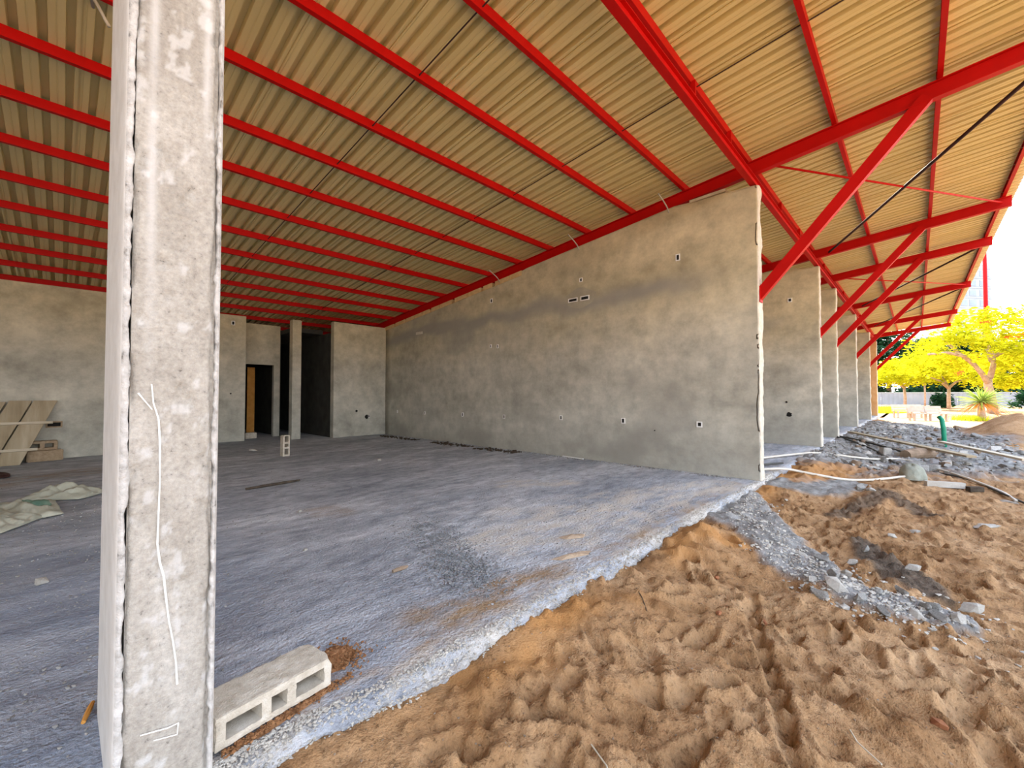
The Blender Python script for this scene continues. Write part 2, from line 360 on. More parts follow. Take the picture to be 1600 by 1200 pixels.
Z += rub * (0.05 + 0.12 * fbm(GX * 1.6, GY * 1.6, 61, 3) + 0.07 * fbm(GX * 6, GY * 6, 63, 3))
clodz = near * (1 - spill) * (np.maximum(0, fbm(GX * 7, GY * 7, 71, 3) - 0.10) * 0.10 + np.maximum(0, fbm(GX * 22, GY * 22, 75, 2) - 0.22) * 0.06)
Z += clodz
# footprints
prints = []
r2 = random.Random(5)
for i in range(520):
    x = 0.6 + 7.5 * r2.random() ** 1.35; y = -0.9 + 2.35 * r2.random()
    prints.append((x, y, r2.uniform(0, 6.28), r2.uniform(.085, .15), r2.uniform(.040, .062), r2.uniform(.014, .040)))
for k in range(9):                                   # a churned furrow running away from the lens
    prints.append((1.75 + k * 0.17, 0.27 + k * 0.065 + r2.uniform(-.02, .02), 0.36, .15, .05, .045))
for (x, y, a, l, wd, dp) in prints:
    R = l * 2.2
    j0, j1 = np.searchsorted(gx, (x - R, x + R)); i0, i1 = np.searchsorted(gy, (y - R, y + R))
    if j1 - j0 < 2 or i1 - i0 < 2: continue
    X, Y = GX[i0:i1, j0:j1] - x, GY[i0:i1, j0:j1] - y
    u = X * math.cos(a) + Y * math.sin(a); v = -X * math.sin(a) + Y * math.cos(a)
    wq = wd * (1 + 0.25 * np.sin(u / l * 2.0))
    d = np.sqrt((u / l) ** 2 + (v / wq) ** 2)
    Z[i0:i1, j0:j1] += (-dp * (1 - sstep(0.62, 1.05, d)) + 0.012 * np.exp(-((d - 1.25) / 0.22) ** 2)) * (1 - 0.8 * spill[i0:i1, j0:j1])
# heaps
def heap(x, y, rx, ry, h, p=2.0):
    return h * np.exp(-(np.abs((GX - x) / rx) ** p + np.abs((GY - y) / ry) ** p))
Z = np.maximum(Z, heap(4.05, 1.50, .42, .30, 0.17) - 0.12 + 0.02 * fbm(GX * 9, GY * 9, 81)) if False else Z + heap(4.05, 1.46, .34, .22, 0.13) + heap(3.35, 1.52, .16, .13, .06) + heap(4.6, 1.1, .5, .25, 0.06) + heap(1.75, 1.62, .28, .10, .07)
Z += heap(9.2, 1.35, 1.2, .3, .10) + heap(8.0, 0.3, .9, .35, .05)
mound = heap(21.2, -2.45, 2.0, 1.15, 0.88, 2.2) + heap(18.6, -2.0, 1.3, .45, 0.12)
Z += mound * (1 + 0.25 * fbm(GX * 1.2, GY * 1.2, 91))
far = sstep(28, 36, GX)
Z = Z * (1 - far) + (-0.30) * far
# keep under the slab where it meets it
under = sstep(1.66, 1.74, GY)
Z = np.where(GY > 1.70, np.minimum(Z, -0.03), Z)
Z = np.minimum(Z, 0.03 + (GY < 1.6) * 0.03 + (GX > 15) * 2)
gm = grid_mesh('ground', GX, GY, Z)
vcol(gm, 'mask', grey, clay, dark)
ground = struct(link('ground', gm, M['ground'], smooth=True), 'trodden brown sand with footprints in front of the slab')
from bisect import bisect
def gz(x, y):
    j = min(max(bisect(gx, x) - 1, 0), len(gx) - 2); i = min(max(bisect(gy, y) - 1, 0), len(gy) - 2)
    return float(Z[i, j] + (Z[i, j + 1] - Z[i, j]) * (x - gx[j]) / (gx[j + 1] - gx[j]) + (Z[i + 1, j] - Z[i, j]) * (y - gy[i]) / (gy[i + 1] - gy[i]))
yard_b = MB()
yard_b.add([(33.2, 1.6, -.30), (140, 1.6, -.30), (140, 120, -.30), (33.2, 120, -.30)], [(0, 1, 2, 3)])
yard_b.add([(-80, 18.9, -.30), (33.2, 18.9, -.30), (33.2, 120, -.30), (-80, 120, -.30)], [(0, 1, 2, 3)])
yo = yard_b.build('ground_beyond', M['ground']); vcol(yo.data, 'mask', 0.0, 0.0, 0.0); struct(yo, 'pale open yard beyond the end of the building')

# ------------------------------------------------------------------ floor slab
fx = np.concatenate([np.linspace(-9, -1, 30)[:-1], nonuni(-1, 8.5, lambda x: 0.022 * max(1.0, x / 3.0)), np.linspace(8.8, 33.2, 160)])
fy = np.concatenate([nonuni(1.80, 4.2, lambda y: 0.03), nonuni(4.25, 12, lambda y: 0.09), np.linspace(12.5, 18.9, 14)])
# edge profile rows: (dy, z) from under the edge up and over
prof = [(0.10, -0.34), (0.02, -0.30), (0.00, -0.16), (-0.005, -0.12), (-0.01, -0.09), (-0.012, -0.065), (-0.006, -0.045), (0.004, -0.028), (0.018, -0.014), (0.036, -0.005), (0.06, 0.0), (0.085, 0.0)]
FXe, _ = np.meshgrid(fx, np.arange(len(prof)))
edge = 1.675 + 0.07 * fbm(fx * 0.9, fx * 0 + 3.3, 3, 4) + 0.025 * fbm(fx * 6, fx * 0 + 1.3, 5, 3)
EY = np.array([[edge[j] + p[0] for j in range(len(fx))] for p in prof]); EZ = np.array([[p[1]] * len(fx) for p in prof])
rough = np.array([0, .2, 1, 1.2, 1.4, 1.5, 1.5, 1.4, 1.2, .8, .5, .2])[:, None]
lump = fbm(FXe * 22, EZ * 40 + 7, 9, 3) + 0.6 * fbm(FXe * 6, EZ * 12, 13, 2)
EY = EY - rough * (0.020 * lump + 0.02 * np.maximum(0, fbm(FXe * 11, EZ * 16, 14, 3)) + 0.016 * np.abs(fbm(FXe * 48, EZ * 80, 15, 2))); EZ = EZ + rough * 0.016 * fbm(FXe * 26, EY * 20, 17, 3) - rough * 0.012 * np.maximum(0, fbm(FXe * 4, EY * 0, 19, 2))
FX, FY = np.meshgrid(fx, fy)
FZ = 0.012 * fbm(FX * 1.2, FY * 2.2, 23, 4) * sstep(1.8, 2.0, FY) + 0.006 * fbm(FX * 7, FY * 9, 29, 3) * sstep(1.8, 2.0, FY) * (FY < 7)
AX = np.concatenate([FXe, FX]); AY = np.concatenate([EY, FY]); AZ = np.concatenate([EZ, FZ])
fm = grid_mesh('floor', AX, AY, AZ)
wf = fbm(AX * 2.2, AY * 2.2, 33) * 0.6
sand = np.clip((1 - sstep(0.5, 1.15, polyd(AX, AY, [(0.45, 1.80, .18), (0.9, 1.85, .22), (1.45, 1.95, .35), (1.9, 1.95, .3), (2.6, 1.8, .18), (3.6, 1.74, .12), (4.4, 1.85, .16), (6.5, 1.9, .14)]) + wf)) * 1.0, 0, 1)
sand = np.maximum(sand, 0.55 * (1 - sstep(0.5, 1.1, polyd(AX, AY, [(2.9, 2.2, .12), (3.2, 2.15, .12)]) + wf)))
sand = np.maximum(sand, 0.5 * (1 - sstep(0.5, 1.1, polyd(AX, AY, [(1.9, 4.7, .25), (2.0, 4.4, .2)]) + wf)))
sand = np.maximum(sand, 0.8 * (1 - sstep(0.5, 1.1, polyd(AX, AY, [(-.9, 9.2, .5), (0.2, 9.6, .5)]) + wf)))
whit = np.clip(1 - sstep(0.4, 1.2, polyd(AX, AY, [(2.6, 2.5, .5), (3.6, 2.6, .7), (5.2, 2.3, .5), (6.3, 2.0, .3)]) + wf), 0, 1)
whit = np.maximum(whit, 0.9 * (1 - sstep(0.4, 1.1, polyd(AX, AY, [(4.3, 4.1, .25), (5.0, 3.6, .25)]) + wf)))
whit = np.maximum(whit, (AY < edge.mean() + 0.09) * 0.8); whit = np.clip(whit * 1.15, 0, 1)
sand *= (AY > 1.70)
dark_left = 0.55 * sstep(1.35, 0.2, AX - 0.12 * (AY - 2)) * sstep(7.5, 3.5, AY) * (0.55 + 0.45 * np.clip(wf * 2 + .5, 0, 1)) * (AY > 1.8)
vcol(fm, 'mask', sand, whit, dark_left)
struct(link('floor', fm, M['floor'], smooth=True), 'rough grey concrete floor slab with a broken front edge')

# ------------------------------------------------------------------ roof
SL = 0.112
def zr(y): return 4.70 - SL * y          # underside of the rafters
def zp(y): return zr(y) + 0.20           # underside of the purlins
def zs(y): return zr(y) + 0.30           # underside of the sheets
RX0, NS, COVER = -8.2, 60, 0.686
RIDGE_Y, LIP_Y = 18.6, -1.46
roof = empty('ceiling', (12, 8, 4.2)); struct(roof, 'ribbed beige steel roof sheets over red purlins')
# one sheet: 4 ribs of an IBR profile, open to above (from beneath: wide pans, narrow dark flutes)
pit = COVER / 4; prof = []
for k in range(4):
    b = k * pit
    prof += [(b, 0.0), (b + 0.045, 0.0), (b + 0.049, 0.004), (b + 0.055, 0.004), (b + 0.059, 0.0), (b + 0.104, 0.0), (b + 0.112, 0.058), (b + 0.163, 0.058)]
prof += [(COVER - 0.004, 0.0), (COVER + 0.002, -0.003), (COVER + 0.030, -0.003), (COVER + 0.030, -0.012)]
vs = []; fs = []
for t in (0.0, 0.0009):
    for (a, h) in prof:
        for y in (LIP_Y, RIDGE_Y): vs.append((a, y, zs(y) + h + t))
n = len(prof)
for i in range(n - 1):
    fs.append((2 * i, 2 * i + 1, 2 * i + 3, 2 * i + 2))
    o_ = 2 * n; fs.append((o_ + 2 * i, o_ + 2 * i + 2, o_ + 2 * i + 3, o_ + 2 * i + 1))
for i in range(n - 1):
    for e in (0, 1): fs.append((2 * i + e, 2 * i + 2 + e, 2 * n + 2 * i + 2 + e, 2 * n + 2 * i + e))
sheet_me = bpy.data.meshes.new('roof_sheet'); sheet_me.from_pydata(vs, [], fs); sheet_me.update(); sheet_me.materials.append(M['sheet'])
for i in range(NS):
    o = bpy.data.objects.new('roof_sheet', sheet_me); col.objects.link(o); o.parent = roof
    o.location = (RX0 + i * COVER - 12, -8, -4.2)
REND = RX0 + NS * COVER
# purlins
PY = [-1.30, -0.28, 0.71, 1.76, 2.70, 3.66, 4.62, 5.56, 6.46, 7.38, 8.33, 9.25, 10.15, 11.02, 11.9, 12.8, 13.7, 14.6, 15.5, 16.4]
CH = [(0, 0), (0.05, 0), (0.05, 0.014), (0.044, 0.014), (0.044, 0.006), (0.006, 0.006), (0.006, 0.094), (0.044, 0.094), (0.044, 0.086), (0.05, 0.086), (0.05, 0.10), (0, 0.10)]
for i, y in enumerate(PY):
    b = MB(); b.prism(CH, (RX0 + .05, y, zp(y) - 0.001), (REND - .05, y, zp(y) - 0.001), (0, 1, 0), (0, 0, 1))
    o = b.build('purlin', M['red'])
    if i == 0: lb = 'red steel purlin along the outer lip of the canopy'
    elif i < 3: lb = 'red purlin under the open canopy, ' + ORD[i] + ' in from its lip'
    elif i == 3: lb = 'red purlin right above the beam over the wall ends'
    else: lb = 'red roof purlin indoors, ' + ORD[i - 4] + ' one behind the beam over the wall ends'
    tag(o, lb, 'purlin', 'roof purlins')
# rafters
def ibeam(w_, h_, t=0.012):
    a = w_ / 2
    return [(-a, 0), (a, 0), (a, t), (t / 2, t), (t / 2, h_ - t), (a, h_ - t), (a, h_), (-a, h_), (-a, h_ - t), (-t / 2, h_ - t), (-t / 2, t), (-a, t)]
WX = [7.02, 12.45, 15.37, 20.94, 27.47, 32.45]
WN = ['nearest long wall', 'second long wall', 'third long wall', 'fourth long wall', 'fifth long wall', 'ochre end wall']
yt, yb = -1.38, 12.9
for X, nm in zip(WX, WN):
    root = empty('rafter', (X, 1.64, zr(1.64)))
    b = MB(); p0 = Vector((0, yt - 1.64, zr(yt) - zr(1.64))); p1 = Vector((0, yb - 1.64, zr(yb) - zr(1.64)))
    d = (p1 - p0).normalized()
    b.prism(ibeam(0.10, 0.199), p0, p1, (1, 0, 0), (0, 0, 1)); b.build('beam', M['red'], root)
    for y in PY:
        if y > yb: continue
        c = MB(); c.box(-.055, -.045, y - 1.64 + .051, y - 1.64 + .057, 0.199 - SL * (y - 1.64), 0.285 - SL * (y - 1.64)); c.box(-.05, .05, y - 1.64 + .051, y - 1.64 + .056, 0.199 - SL * (y - 1.64), 0.285 - SL * (y - 1.64))
        c.build('cleat', M['red'], root)
    tag(root, 'red steel rafter sloping over the ' + nm + ' and out under the canopy', 'rafter', 'roof rafters')
# struts
for X, nm in zip(WX, WN):
    b = MB(); p0 = Vector((X, 1.63, 2.62)); p1 = Vector((X, -0.20, zr(-0.2) + 0.01))
    d = (p1 - p0).normalized(); nrm = Vector((1, 0, 0)).cross(d)
    if nrm.z < 0: nrm = -nrm
    root = empty('canopy_strut', p0)
    bb = MB(); bb.prism([(-.045, 0), (.045, 0), (.045, .008), (-.037, .008), (-.037, .132), (.045, .132), (.045, .14), (-.045, .14)], (0, 0, 0), p1 - p0, (1, 0, 0), nrm)
    bb.build('channel', M['red'], root)
    bb = MB(); bb.box(-.07, .07, -.004, .008, -.03, .20); bb.build('base_plate', M['red'], root)
    tag(root, 'red diagonal strut from the front end of the ' + nm + ' up to the canopy', 'strut', 'canopy struts')
# beam over the wall ends
b = MB(); b.prism([(0, 0), (.08, 0), (.08, .008), (.046, .008), (.046, .112), (.08, .112), (.08, .12), (0, .12), (0, .112), (.034, .112), (.034, .008), (0, .008)], (-8, 1.665, 4.325), (32.55, 1.665, 4.325), (0, 1, 0), (0, 0, 1))
root = empty('eave_beam', (12, 1.7, 4.325)); o = b.build('beam', M['red'], root); o.location = (-12, -1.7, -4.325)
for x in [1.4, 3.0, 4.75, 6.0, 8.9, 10.6, 13.9, 18.1, 24]:
    b = MB(); b.box(x - 12, x - 12 + .02, 1.72 - 1.7, 1.78 - 1.7, .11, .40); b.build('hanger_cleat', M['red'], root)
tag(root, 'long red steel beam running over the front ends of all the walls', 'beam')
# bracing rods
def rod(name, p0, p1, r, mt, lab, cat='brace'):
    b = MB(); p0, p1 = Vector(p0), Vector(p1)
    b.tube([Vector(), p1 - p0], r, 8); o = b.build(name, mt, smooth=True); o.location = p0
    return tag(o, lab, cat, 'canopy bracing')
BR = [(7.02, 12.45, 'first'), (15.37, 20.94, 'third'), (20.94, 27.47, 'fourth')]
for xa, xb, w_ in BR:
    rod('brace_rod', (xa + .05, -1.25, zr(-1.25) + .06), (xb - .05, 1.45, zr(1.45) + .06), 0.024, M['dark_rod'], f'black diagonal brace under the canopy bay beyond the {dict(first="nearest", third="third", fourth="fourth")[w_]} wall')
    if w_ != 'fourth':
        rod('brace_rod', (xa + .05, 1.45, zr(1.45) + .03), (xb - .05, -1.25, zr(-1.25) + .10), 0.016, M['red'], f'thin red diagonal brace crossing the canopy bay beyond the {dict(first="nearest", third="third")[w_]} wall')
# sag rods
for X, lb in ((2.47, 'dark thin sag rods between the purlins, nearer line to the pier'), (4.90, 'dark thin sag rods between the purlins, nearer line to the long wall')):
    root = empty('sag_rod_line', (X, 3, zp(3)))
    for a, c in zip(PY[:-1], PY[1:]):
        if a > 12.5: break
        b = MB(); b.tube([(0, a + .05 - 3, zp(a) + .035 - zp(3)), (0, c - 3, zp(c) + .035 - zp(3))], 0.007, 6); b.build('rod', M['dark_rod'], root)
    tag(root, lb, 'sag rods', 'sag rods')

# ------------------------------------------------------------------ walls
def wall_loft(name, X0, X1, Y0, Y1, top, mats, rough=0.012, rows=110, yn=26, seed=0, label=None, stains=True):
    """wall running back from its front end at Y0; left face, ragged end, right face"""
    yl = Y1 - (Y1 - Y0) * (1 - (1 - np.linspace(0, 1, yn)) ** 1.8)
    loop = [(X0, y) for y in yl[:-1]] + [(X0, Y0 + .035), (X0 + .005, Y0 + .012), (X0 + .03, Y0)]
    e0 = len(loop) - 2
    loop += [(X0 + (X1 - X0) * t, Y0) for t in (0.3, 0.55, 0.8)] + [(X1 - .008, Y0 + .004), (X1, Y0 + .02)]
    e1 = len(loop) - 1
    loop += [(X1, y) for y in (Y0 + .3, Y0 + 2, Y1)]
    L = np.array(loop); n = len(L)
    T = np.linspace(0, 1, rows)
    tz = np.array([top(y) for y in L[:, 1]])
    PX = np.repeat(L[None, :, 0], rows, 0); PYY = np.repeat(L[None, :, 1], rows, 0); PZ = T[:, None] * tz[None, :]
    fr = np.zeros(n); fr[e0 - 1:e1] = 1; fr[e0 - 2] = .5
    nzx = fbm(PZ * 3.5, PX * 9 + seed, seed + 1, 4); nzy = fbm(PZ * 5 + 40, PX * 9 + seed, seed + 2, 4)
    PX = PX + fr * rough * nzx * 0.8; PYY = PYY - fr * rough * nzy * 2.0
    und = np.zeros(n); und[:e0 - 1] = 1
    PX = PX + und * 0.006 * fbm(PYY * 0.8, PZ * 0.8, seed + 3, 3)
    me = grid_mesh(name, PX, PYY, PZ)
    # top and back caps
    bmx = bmesh.new(); bmx.from_mesh(me); bmx.verts.ensure_lookup_table()
    lay = [bmx.verts[(rows - 1) * n + k] for k in range(n)]
    bmx.faces.new(lay)
    bmx.faces.new([bmx.verts[i * n] for i in range(rows)] + [bmx.verts[i * n + n - 1] for i in range(rows - 1, -1, -1)])
    bmx.to_mesh(me); bmx.free()
    mi = [0] * len(me.polygons)
    for i in range(rows - 1):
        for k in range(e0, e1 - 1): mi[i * (n - 1) + k] = 1
    if stains:
        s = np.zeros(PX.shape)
        wv = fbm(PYY * 1.3, PZ * 1.3, seed + 9) * 0.35
        # horizontal day joint darker band, lower band near the floor, patches under the roof
        s += 0.85 * np.exp(-((PZ - 3.03 + 0.06 * (PYY - 4) * 0.3 + wv * .6) / 0.17) ** 2) * sstep(1.8, 3.2, PYY)
        s += 0.35 * sstep(1.0, 0.15, PZ + wv)
        s += 0.5 * sstep(0.25, 0.5, fbm(PYY * 0.55, PZ * 0.9, seed + 11, 4))
        s += 0.5 * np.exp(-(((PYY - 7.3) / 1.1) ** 2 + ((PZ - 2.55) / .28) ** 2)) * (0.6 + wv)
        vcol(me, 'stain', np.clip(s, 0, 0.85), 0.0, 0.0)
    else: vcol(me, 'stain', 0.0, 0.0, 0.0)
    o = link(name, me, mats, mi=mi)
    return struct(o, label)
def box_wall(name, x0, x1, y0, y1, z0, z1, mt=None, label=None, parts=True):
    """plain wall gridded so that its render can vary"""
    b = MB()
    if callable(z1):
        vs = [(x, y, z) for z in (0, 1) for y in (y0, y1) for x in (x0, x1)]
        vs = [(x, y, z0 if z == 0 else z1(y)) for x, y, z in vs]
        b.add(vs, [(0, 2, 3, 1), (4, 5, 7, 6), (0, 1, 5, 4), (2, 6, 7, 3), (0, 4, 6, 2), (1, 3, 7, 5)])
    else: b.box(x0, x1, y0, y1, z0, z1)
    o = b.build(name, mt or M['wall']); vcol(o.data, 'stain', 0.0, 0.0, 0.0)
    return struct(o, label)
def top1(y):
    a = zr(y) - 0.015
    if y < 2.02: return 4.30
    if y < 2.75: return min(4.33, a)
    if y < 6.2: return a - 0.01
    return a - 0.12
def topn(y): return 4.30 if y < 2.1 else zr(y) - 0.02
W = []
W.append(wall_loft('wall_right', 6.92, 7.13, 1.64, 12.0, top1, [M['wall'], M['cream']], 0.014, 200, 60, 3, 'long grey rendered wall closing the right of the nearest bay'))
for k, X in enumerate(WX[1:5]):
    W.append(wall_loft('wall_right_%d' % (k + 2), X - .10, X + .11, 1.64, 12.0, topn, [M['wall'], M['cream']], 0.012, 90, 20, 20 + k * 7, 'grey rendered wall end with pale edge, ' + ORD[k + 1] + ' along the row', stains=True))
we = wall_loft('wall_end', 32.35, 32.60, 1.64, 12.0, topn, [M['ochre'], M['cream']], 0.006, 40, 12, 77, 'wall end with sun warmth painted in as ochre, closing the far end of the row', stains=False)
wl = box_wall('wall_left', -6.8, -6.6, 1.64, 12, 0, lambda y: zr(y) - .02, label='unseen plain wall added left of the nearest bay')  # unseen wall, added for its effect on the light
wbl = box_wall('wall_back_left', -6.6, 1.6, 12.0, 12.2, 0, 3.32, label='grey rendered rear wall left of the concrete pier')
box_wall('wall_back_return', 1.5, 1.6, 12.2, 13.1, 0, 3.26, label='short return in the rear wall')
wba = box_wall('wall_back_panel', 1.6, 3.33, 12.9, 13.1, 0, 3.30, label='rear wall panel just right of the concrete pier')
box_wall('wall_back_jamb', 3.23, 3.33, 13.1, 13.7, 0, 3.25, label='short jamb wall beside the dark doorway')
wbr = box_wall('wall_back', 5.29, 6.93, 12.0, 12.2, 0, 3.30, label='rear wall panel meeting the long right wall')
box_wall('wall_back_side', 5.29, 5.41, 12.2, 18.0, 0, 3.0, mt=M['painted_shade'], label='corridor side wall painted shade-dark behind the rear panel')
for k, (xa, xb) in enumerate(zip(WX[:-1], WX[1:])):
    box_wall('wall_back_bay_%d' % (k + 2), xa + .11, xb - .10, 12.0, 12.2, 0, 3.32, label='rear wall of the ' + ORD[k + 1] + ' bay')
box_wall('wall_rear', -7, 33, 18.3, 18.5, 0, 2.75, label='outer rear wall behind the dark rooms')
# wall with the door opening
b = MB(); b.box(3.33, 3.50, 13.7, 13.85, 0, 3.25); b.box(4.27, 4.43, 13.7, 13.85, 0, 3.25); b.box(3.50, 4.27, 13.7, 13.85, 2.09, 3.25)
wd = b.build('wall_back_doorway', M['wall']); vcol(wd.data, 'stain', 0.0, 0.0, 0.0); struct(wd, 'rear wall with the dark doorway')
dr = MB(); dr.box(3.82, 4.02, 14.6, 14.66, 0, 2.05); d1 = dr.build('door_1', M['orange_wood']); struct(d1, 'orange timber leaf standing inside the dark doorway')
box_wall('wall_corridor', 4.43, 4.50, 13.85, 18.0, 0, 3.0, mt=M['painted_shade'], label='wall painted shade-dark inside the rear corridor')
box_wall('wall_corridor_left_added', 3.23, 3.33, 13.85, 17.0, 0, 3.0, mt=M['painted_shade'], label='added shade-dark side wall keeping light out behind the doorway')  # added to close the doorway room against stray light
box_wall('wall_corridor_end', 3.0, 5.4, 17.0, 17.15, 0, 2.9, mt=M['painted_shade'], label='end wall of the rear corridor, painted shade-dark')
b = MB(); b.box(3.34, 5.29, 13.86, 18.2, 3.0, 3.12); b.box(4.44, 5.29, 12.75, 13.86, 3.0, 3.12); lid = b.build('ceiling_corridor_added', M['painted_shade']); vcol(lid.data, 'stain', 0.0, 0.0, 0.0); struct(lid, 'low shade-dark ceiling added over the rear corridor to keep it unlit')  # lid added so that the corridor stays dark
cb = MB(); cb.box(4.33, 4.56, 12.42, 12.64, 0, zr(12.5) - .01); cc = cb.build('column_back', M['wall']); vcol(cc.data, 'stain', 0.0, 0.0, 0.0); struct(cc, 'slim rendered column between the two dark openings')

# bricks wedged between wall_right and the rafter
W0 = W[0]
y = 6.28; r3 = random.Random(3)
while y < 11.7:
    l = r3.choice([.30, .36, .44, .52]); z = zr(y + l / 2) - .135
    bb = MB(); a = -SL * l / 2
    x0 = 6.905 + r3.uniform(-.006, .01)
    vs = [(x, yy, zz + (zr(yy) - zr(y + l / 2)) + z) for zz in (0.0, 0.105) for yy in (y, y + l) for x in (x0, 7.11)]
    bb.add(vs, [(0, 2, 3, 1), (4, 5, 7, 6), (0, 1, 5, 4), (2, 6, 7, 3), (0, 4, 6, 2), (1, 3, 7, 5)])
    bb.build('brick', M['brick'], W0)
    y += l + r3.choice([.02, .03, .06, .10])
bb = MB(); bb.prism([(0, 0), (.16, 0), (.16, .045), (0, .045)], (6.93, 2.08, 4.355), (6.93, 2.62, 4.335), (1, 0, 0), (0, 0, 1)); bb.build('batten', M['wood_pale'], W0)
# socket boxes and holes
def socket(parent, axis, p, w_, h_, name='socket_box', rim=M['white']):
    """open back box set in the render: pale rim, dark hollow, proud by a few millimetres"""
    b = MB(); x, y, z = p; t = min(w_, h_) * 0.20
    def bx(a0, a1, z0, z1, d0, d1, mi):
        if axis == 'x': b.box(x + d0, x + d1, y + a0, y + a1, z + z0, z + z1, mi)
        else: b.box(x + a0, x + a1, y + d0, y + d1, z + z0, z + z1, mi)
    a, h = w_ / 2, h_ / 2
    bx(-a, a, -h, -h + t, -.010, .05, 0); bx(-a, a, h - t, h, -.010, .05, 0)
    bx(-a, -a + t, -h + t, h - t, -.010, .05, 0); bx(a - t, a, -h + t, h - t, -.010, .05, 0)
    bx(-a + t, a - t, -h + t, h - t, -.003, .02, 1)
    return b.build(name, [rim, M['black']], parent)
def hole(parent, axis, p, r, name='pipe_hole'):
    b = MB(); x, y, z = p; pts = []
    for k in range(14):
        a = 2 * math.pi * k / 14; q = r * random.uniform(.8, 1.15)
        pts.append((q * math.cos(a), q * math.sin(a)))
    o3 = [(x - .004, y + u, z + v) if axis == 'x' else (x + u, y - .004, z + v) for u, v in pts]
    i3 = [(x + .02, y + u * .9, z + v * .9) if axis == 'x' else (x + u * .9, y + .02, z + v * .9) for u, v in pts]
    b.add(o3, [tuple(range(14))], 0); b.add(o3 + i3, [(k, (k + 1) % 14, 14 + (k + 1) % 14, 14 + k) for k in range(14)], 0)  # black cap paints the shade of the hole
    return b.build(name, M['black'], parent)
xw = 6.918
for y, z, a, h in [(2.81, 3.49, .07, .11), (4.71, 3.47, .07, .08), (7.23, 3.44, .08, .10), (7.25, 2.37, .05, .08), (7.02, 2.35, .05, .09), (11.3, .72, .05, .07), (9.89, .72, .06, .08), (8.27, .73, .07, .10), (6.81, .73, .06, .09), (5.2, .77, .06, .09), (3.82, .77, .075, .10), (2.49, .77, .085, .09)]:
    socket(W0, 'x', (xw, y, z), a, h)
hole(W0, 'x', (xw, 3.23, .63), .012)
# slot for a lintel box with its scratched patch
b = MB(); pts = [(.36 * math.cos(t) * (1 + .08 * math.sin(5 * t)), .19 * math.sin(t) * (1 + .1 * math.cos(4 * t))) for t in [2 * math.pi * k / 24 for k in range(24)]]
b.add([(xw - .003, 4.74 + u, 3.12 + v) for u, v in pts] + [(xw + .02, 4.74 + u, 3.12 + v) for u, v in pts], [tuple(range(24))] + [(k, (k + 1) % 24, 24 + (k + 1) % 24, 24 + k) for k in range(24)])
o = b.build('render_patch', M['wall'], W0); vcol(o.data, 'stain', 0.5, 0.0, 0.0)
socket(W0, 'x', (xw - .006, 4.62, 3.10), .20, .09, 'slot_box'); socket(W0, 'x', (xw - .006, 4.90, 3.10), .22, .08, 'slot_box')
b = MB(); b.box(xw - .006, xw + .02, 10.02, 10.34, 2.93, 3.0); b.build('filler_patch', M['cream'], W0)
socket(W[1], 'x', (12.343, 2.24, 3.57), .09, .10); hole(W[1], 'x', (12.343, 2.29, .74), .06); hole(W[1], 'x', (12.343, 2.34, 1.05), .025)
hole(wbr, 'y', (5.98, 12.0, .74), .035); hole(wbr, 'y', (6.30, 12.0, .56), .06); socket(wbr, 'y', (6.37, 11.995, .57), .05, .09)
socket(wba, 'y', (3.03, 12.895, 3.09), .08, .11); socket(wbl, 'y', (-.10, 11.995, .66), .22, .12, rim=M['block_tan'])
hole(wba, 'y', (3.0, 12.9, 1.25), .02)

# ------------------------------------------------------------------ the near pier
P = empty('concrete_pier', (0.24, 1.95, 0)); PZ0, PZ1 = -0.30, 4.325
px = np.linspace(0.138, 0.348, 34); pz = np.linspace(PZ0, PZ1, 460)
X, Zz = np.meshgrid(px, pz)
yy = 1.700 + 0.006 * fbm(X * 9, Zz * 9, 101, 4) + 0.0025 * fbm(X * 60, Zz * 40, 105, 3)
gl = 0.1385 + 0.005 * fbm(pz * 7, pz * 0, 111, 4); gr_ = 0.3455 + 0.008 * fbm(pz * 6, pz * 0 + 4, 113, 4)
yy += 0.020 * np.exp(-((X - gl[:, None]) / 0.0045) ** 2) * sstep(-0.25, 0.1, fbm(pz * 5, pz * 0, 121, 3))[:, None]
yy += 0.022 * np.exp(-((X - gr_[:, None]) / 0.006) ** 2)
spall = sstep(0.30, 0.48, fbm(X * 16, Zz * 14, 131, 4)); yy += 0.008 * spall
pm = grid_mesh('core', X, yy, Zz)
wcol = np.zeros(X.shape)
bandx = 0.178 + 0.010 * fbm(pz * 0.7, pz * 0, 141, 2)
wcol += (0.75 * np.exp(-((X - bandx[:, None]) / 0.012) ** 2) * sstep(1.1, 2.0, Zz) * (0.7 + 0.6 * fbm(X * 20, Zz * 6, 143, 3)))
wcol += 0.7 * np.exp(-((X - 0.315) / 0.010) ** 2) * sstep(1.9, 2.3, Zz) * (0.6 + fbm(X * 20, Zz * 6, 147, 3))
wcol += 0.6 * sstep(0.24, 0.42, fbm(X * 26, Zz * 22, 149, 4))
vcol(pm, 'mask', np.clip(wcol, 0, 1), 0.0, 0.0)
core = link('core', pm, M['pier'], P); core.location = (-.24, -1.95, 0)
b = MB(); b.box(0.138, .347, 1.715, 2.33, PZ0, PZ1); o = b.build('core_body', M['pier'], P); vcol(o.data, 'mask', 0.0, 0.0, 0.0); o.location = core.location
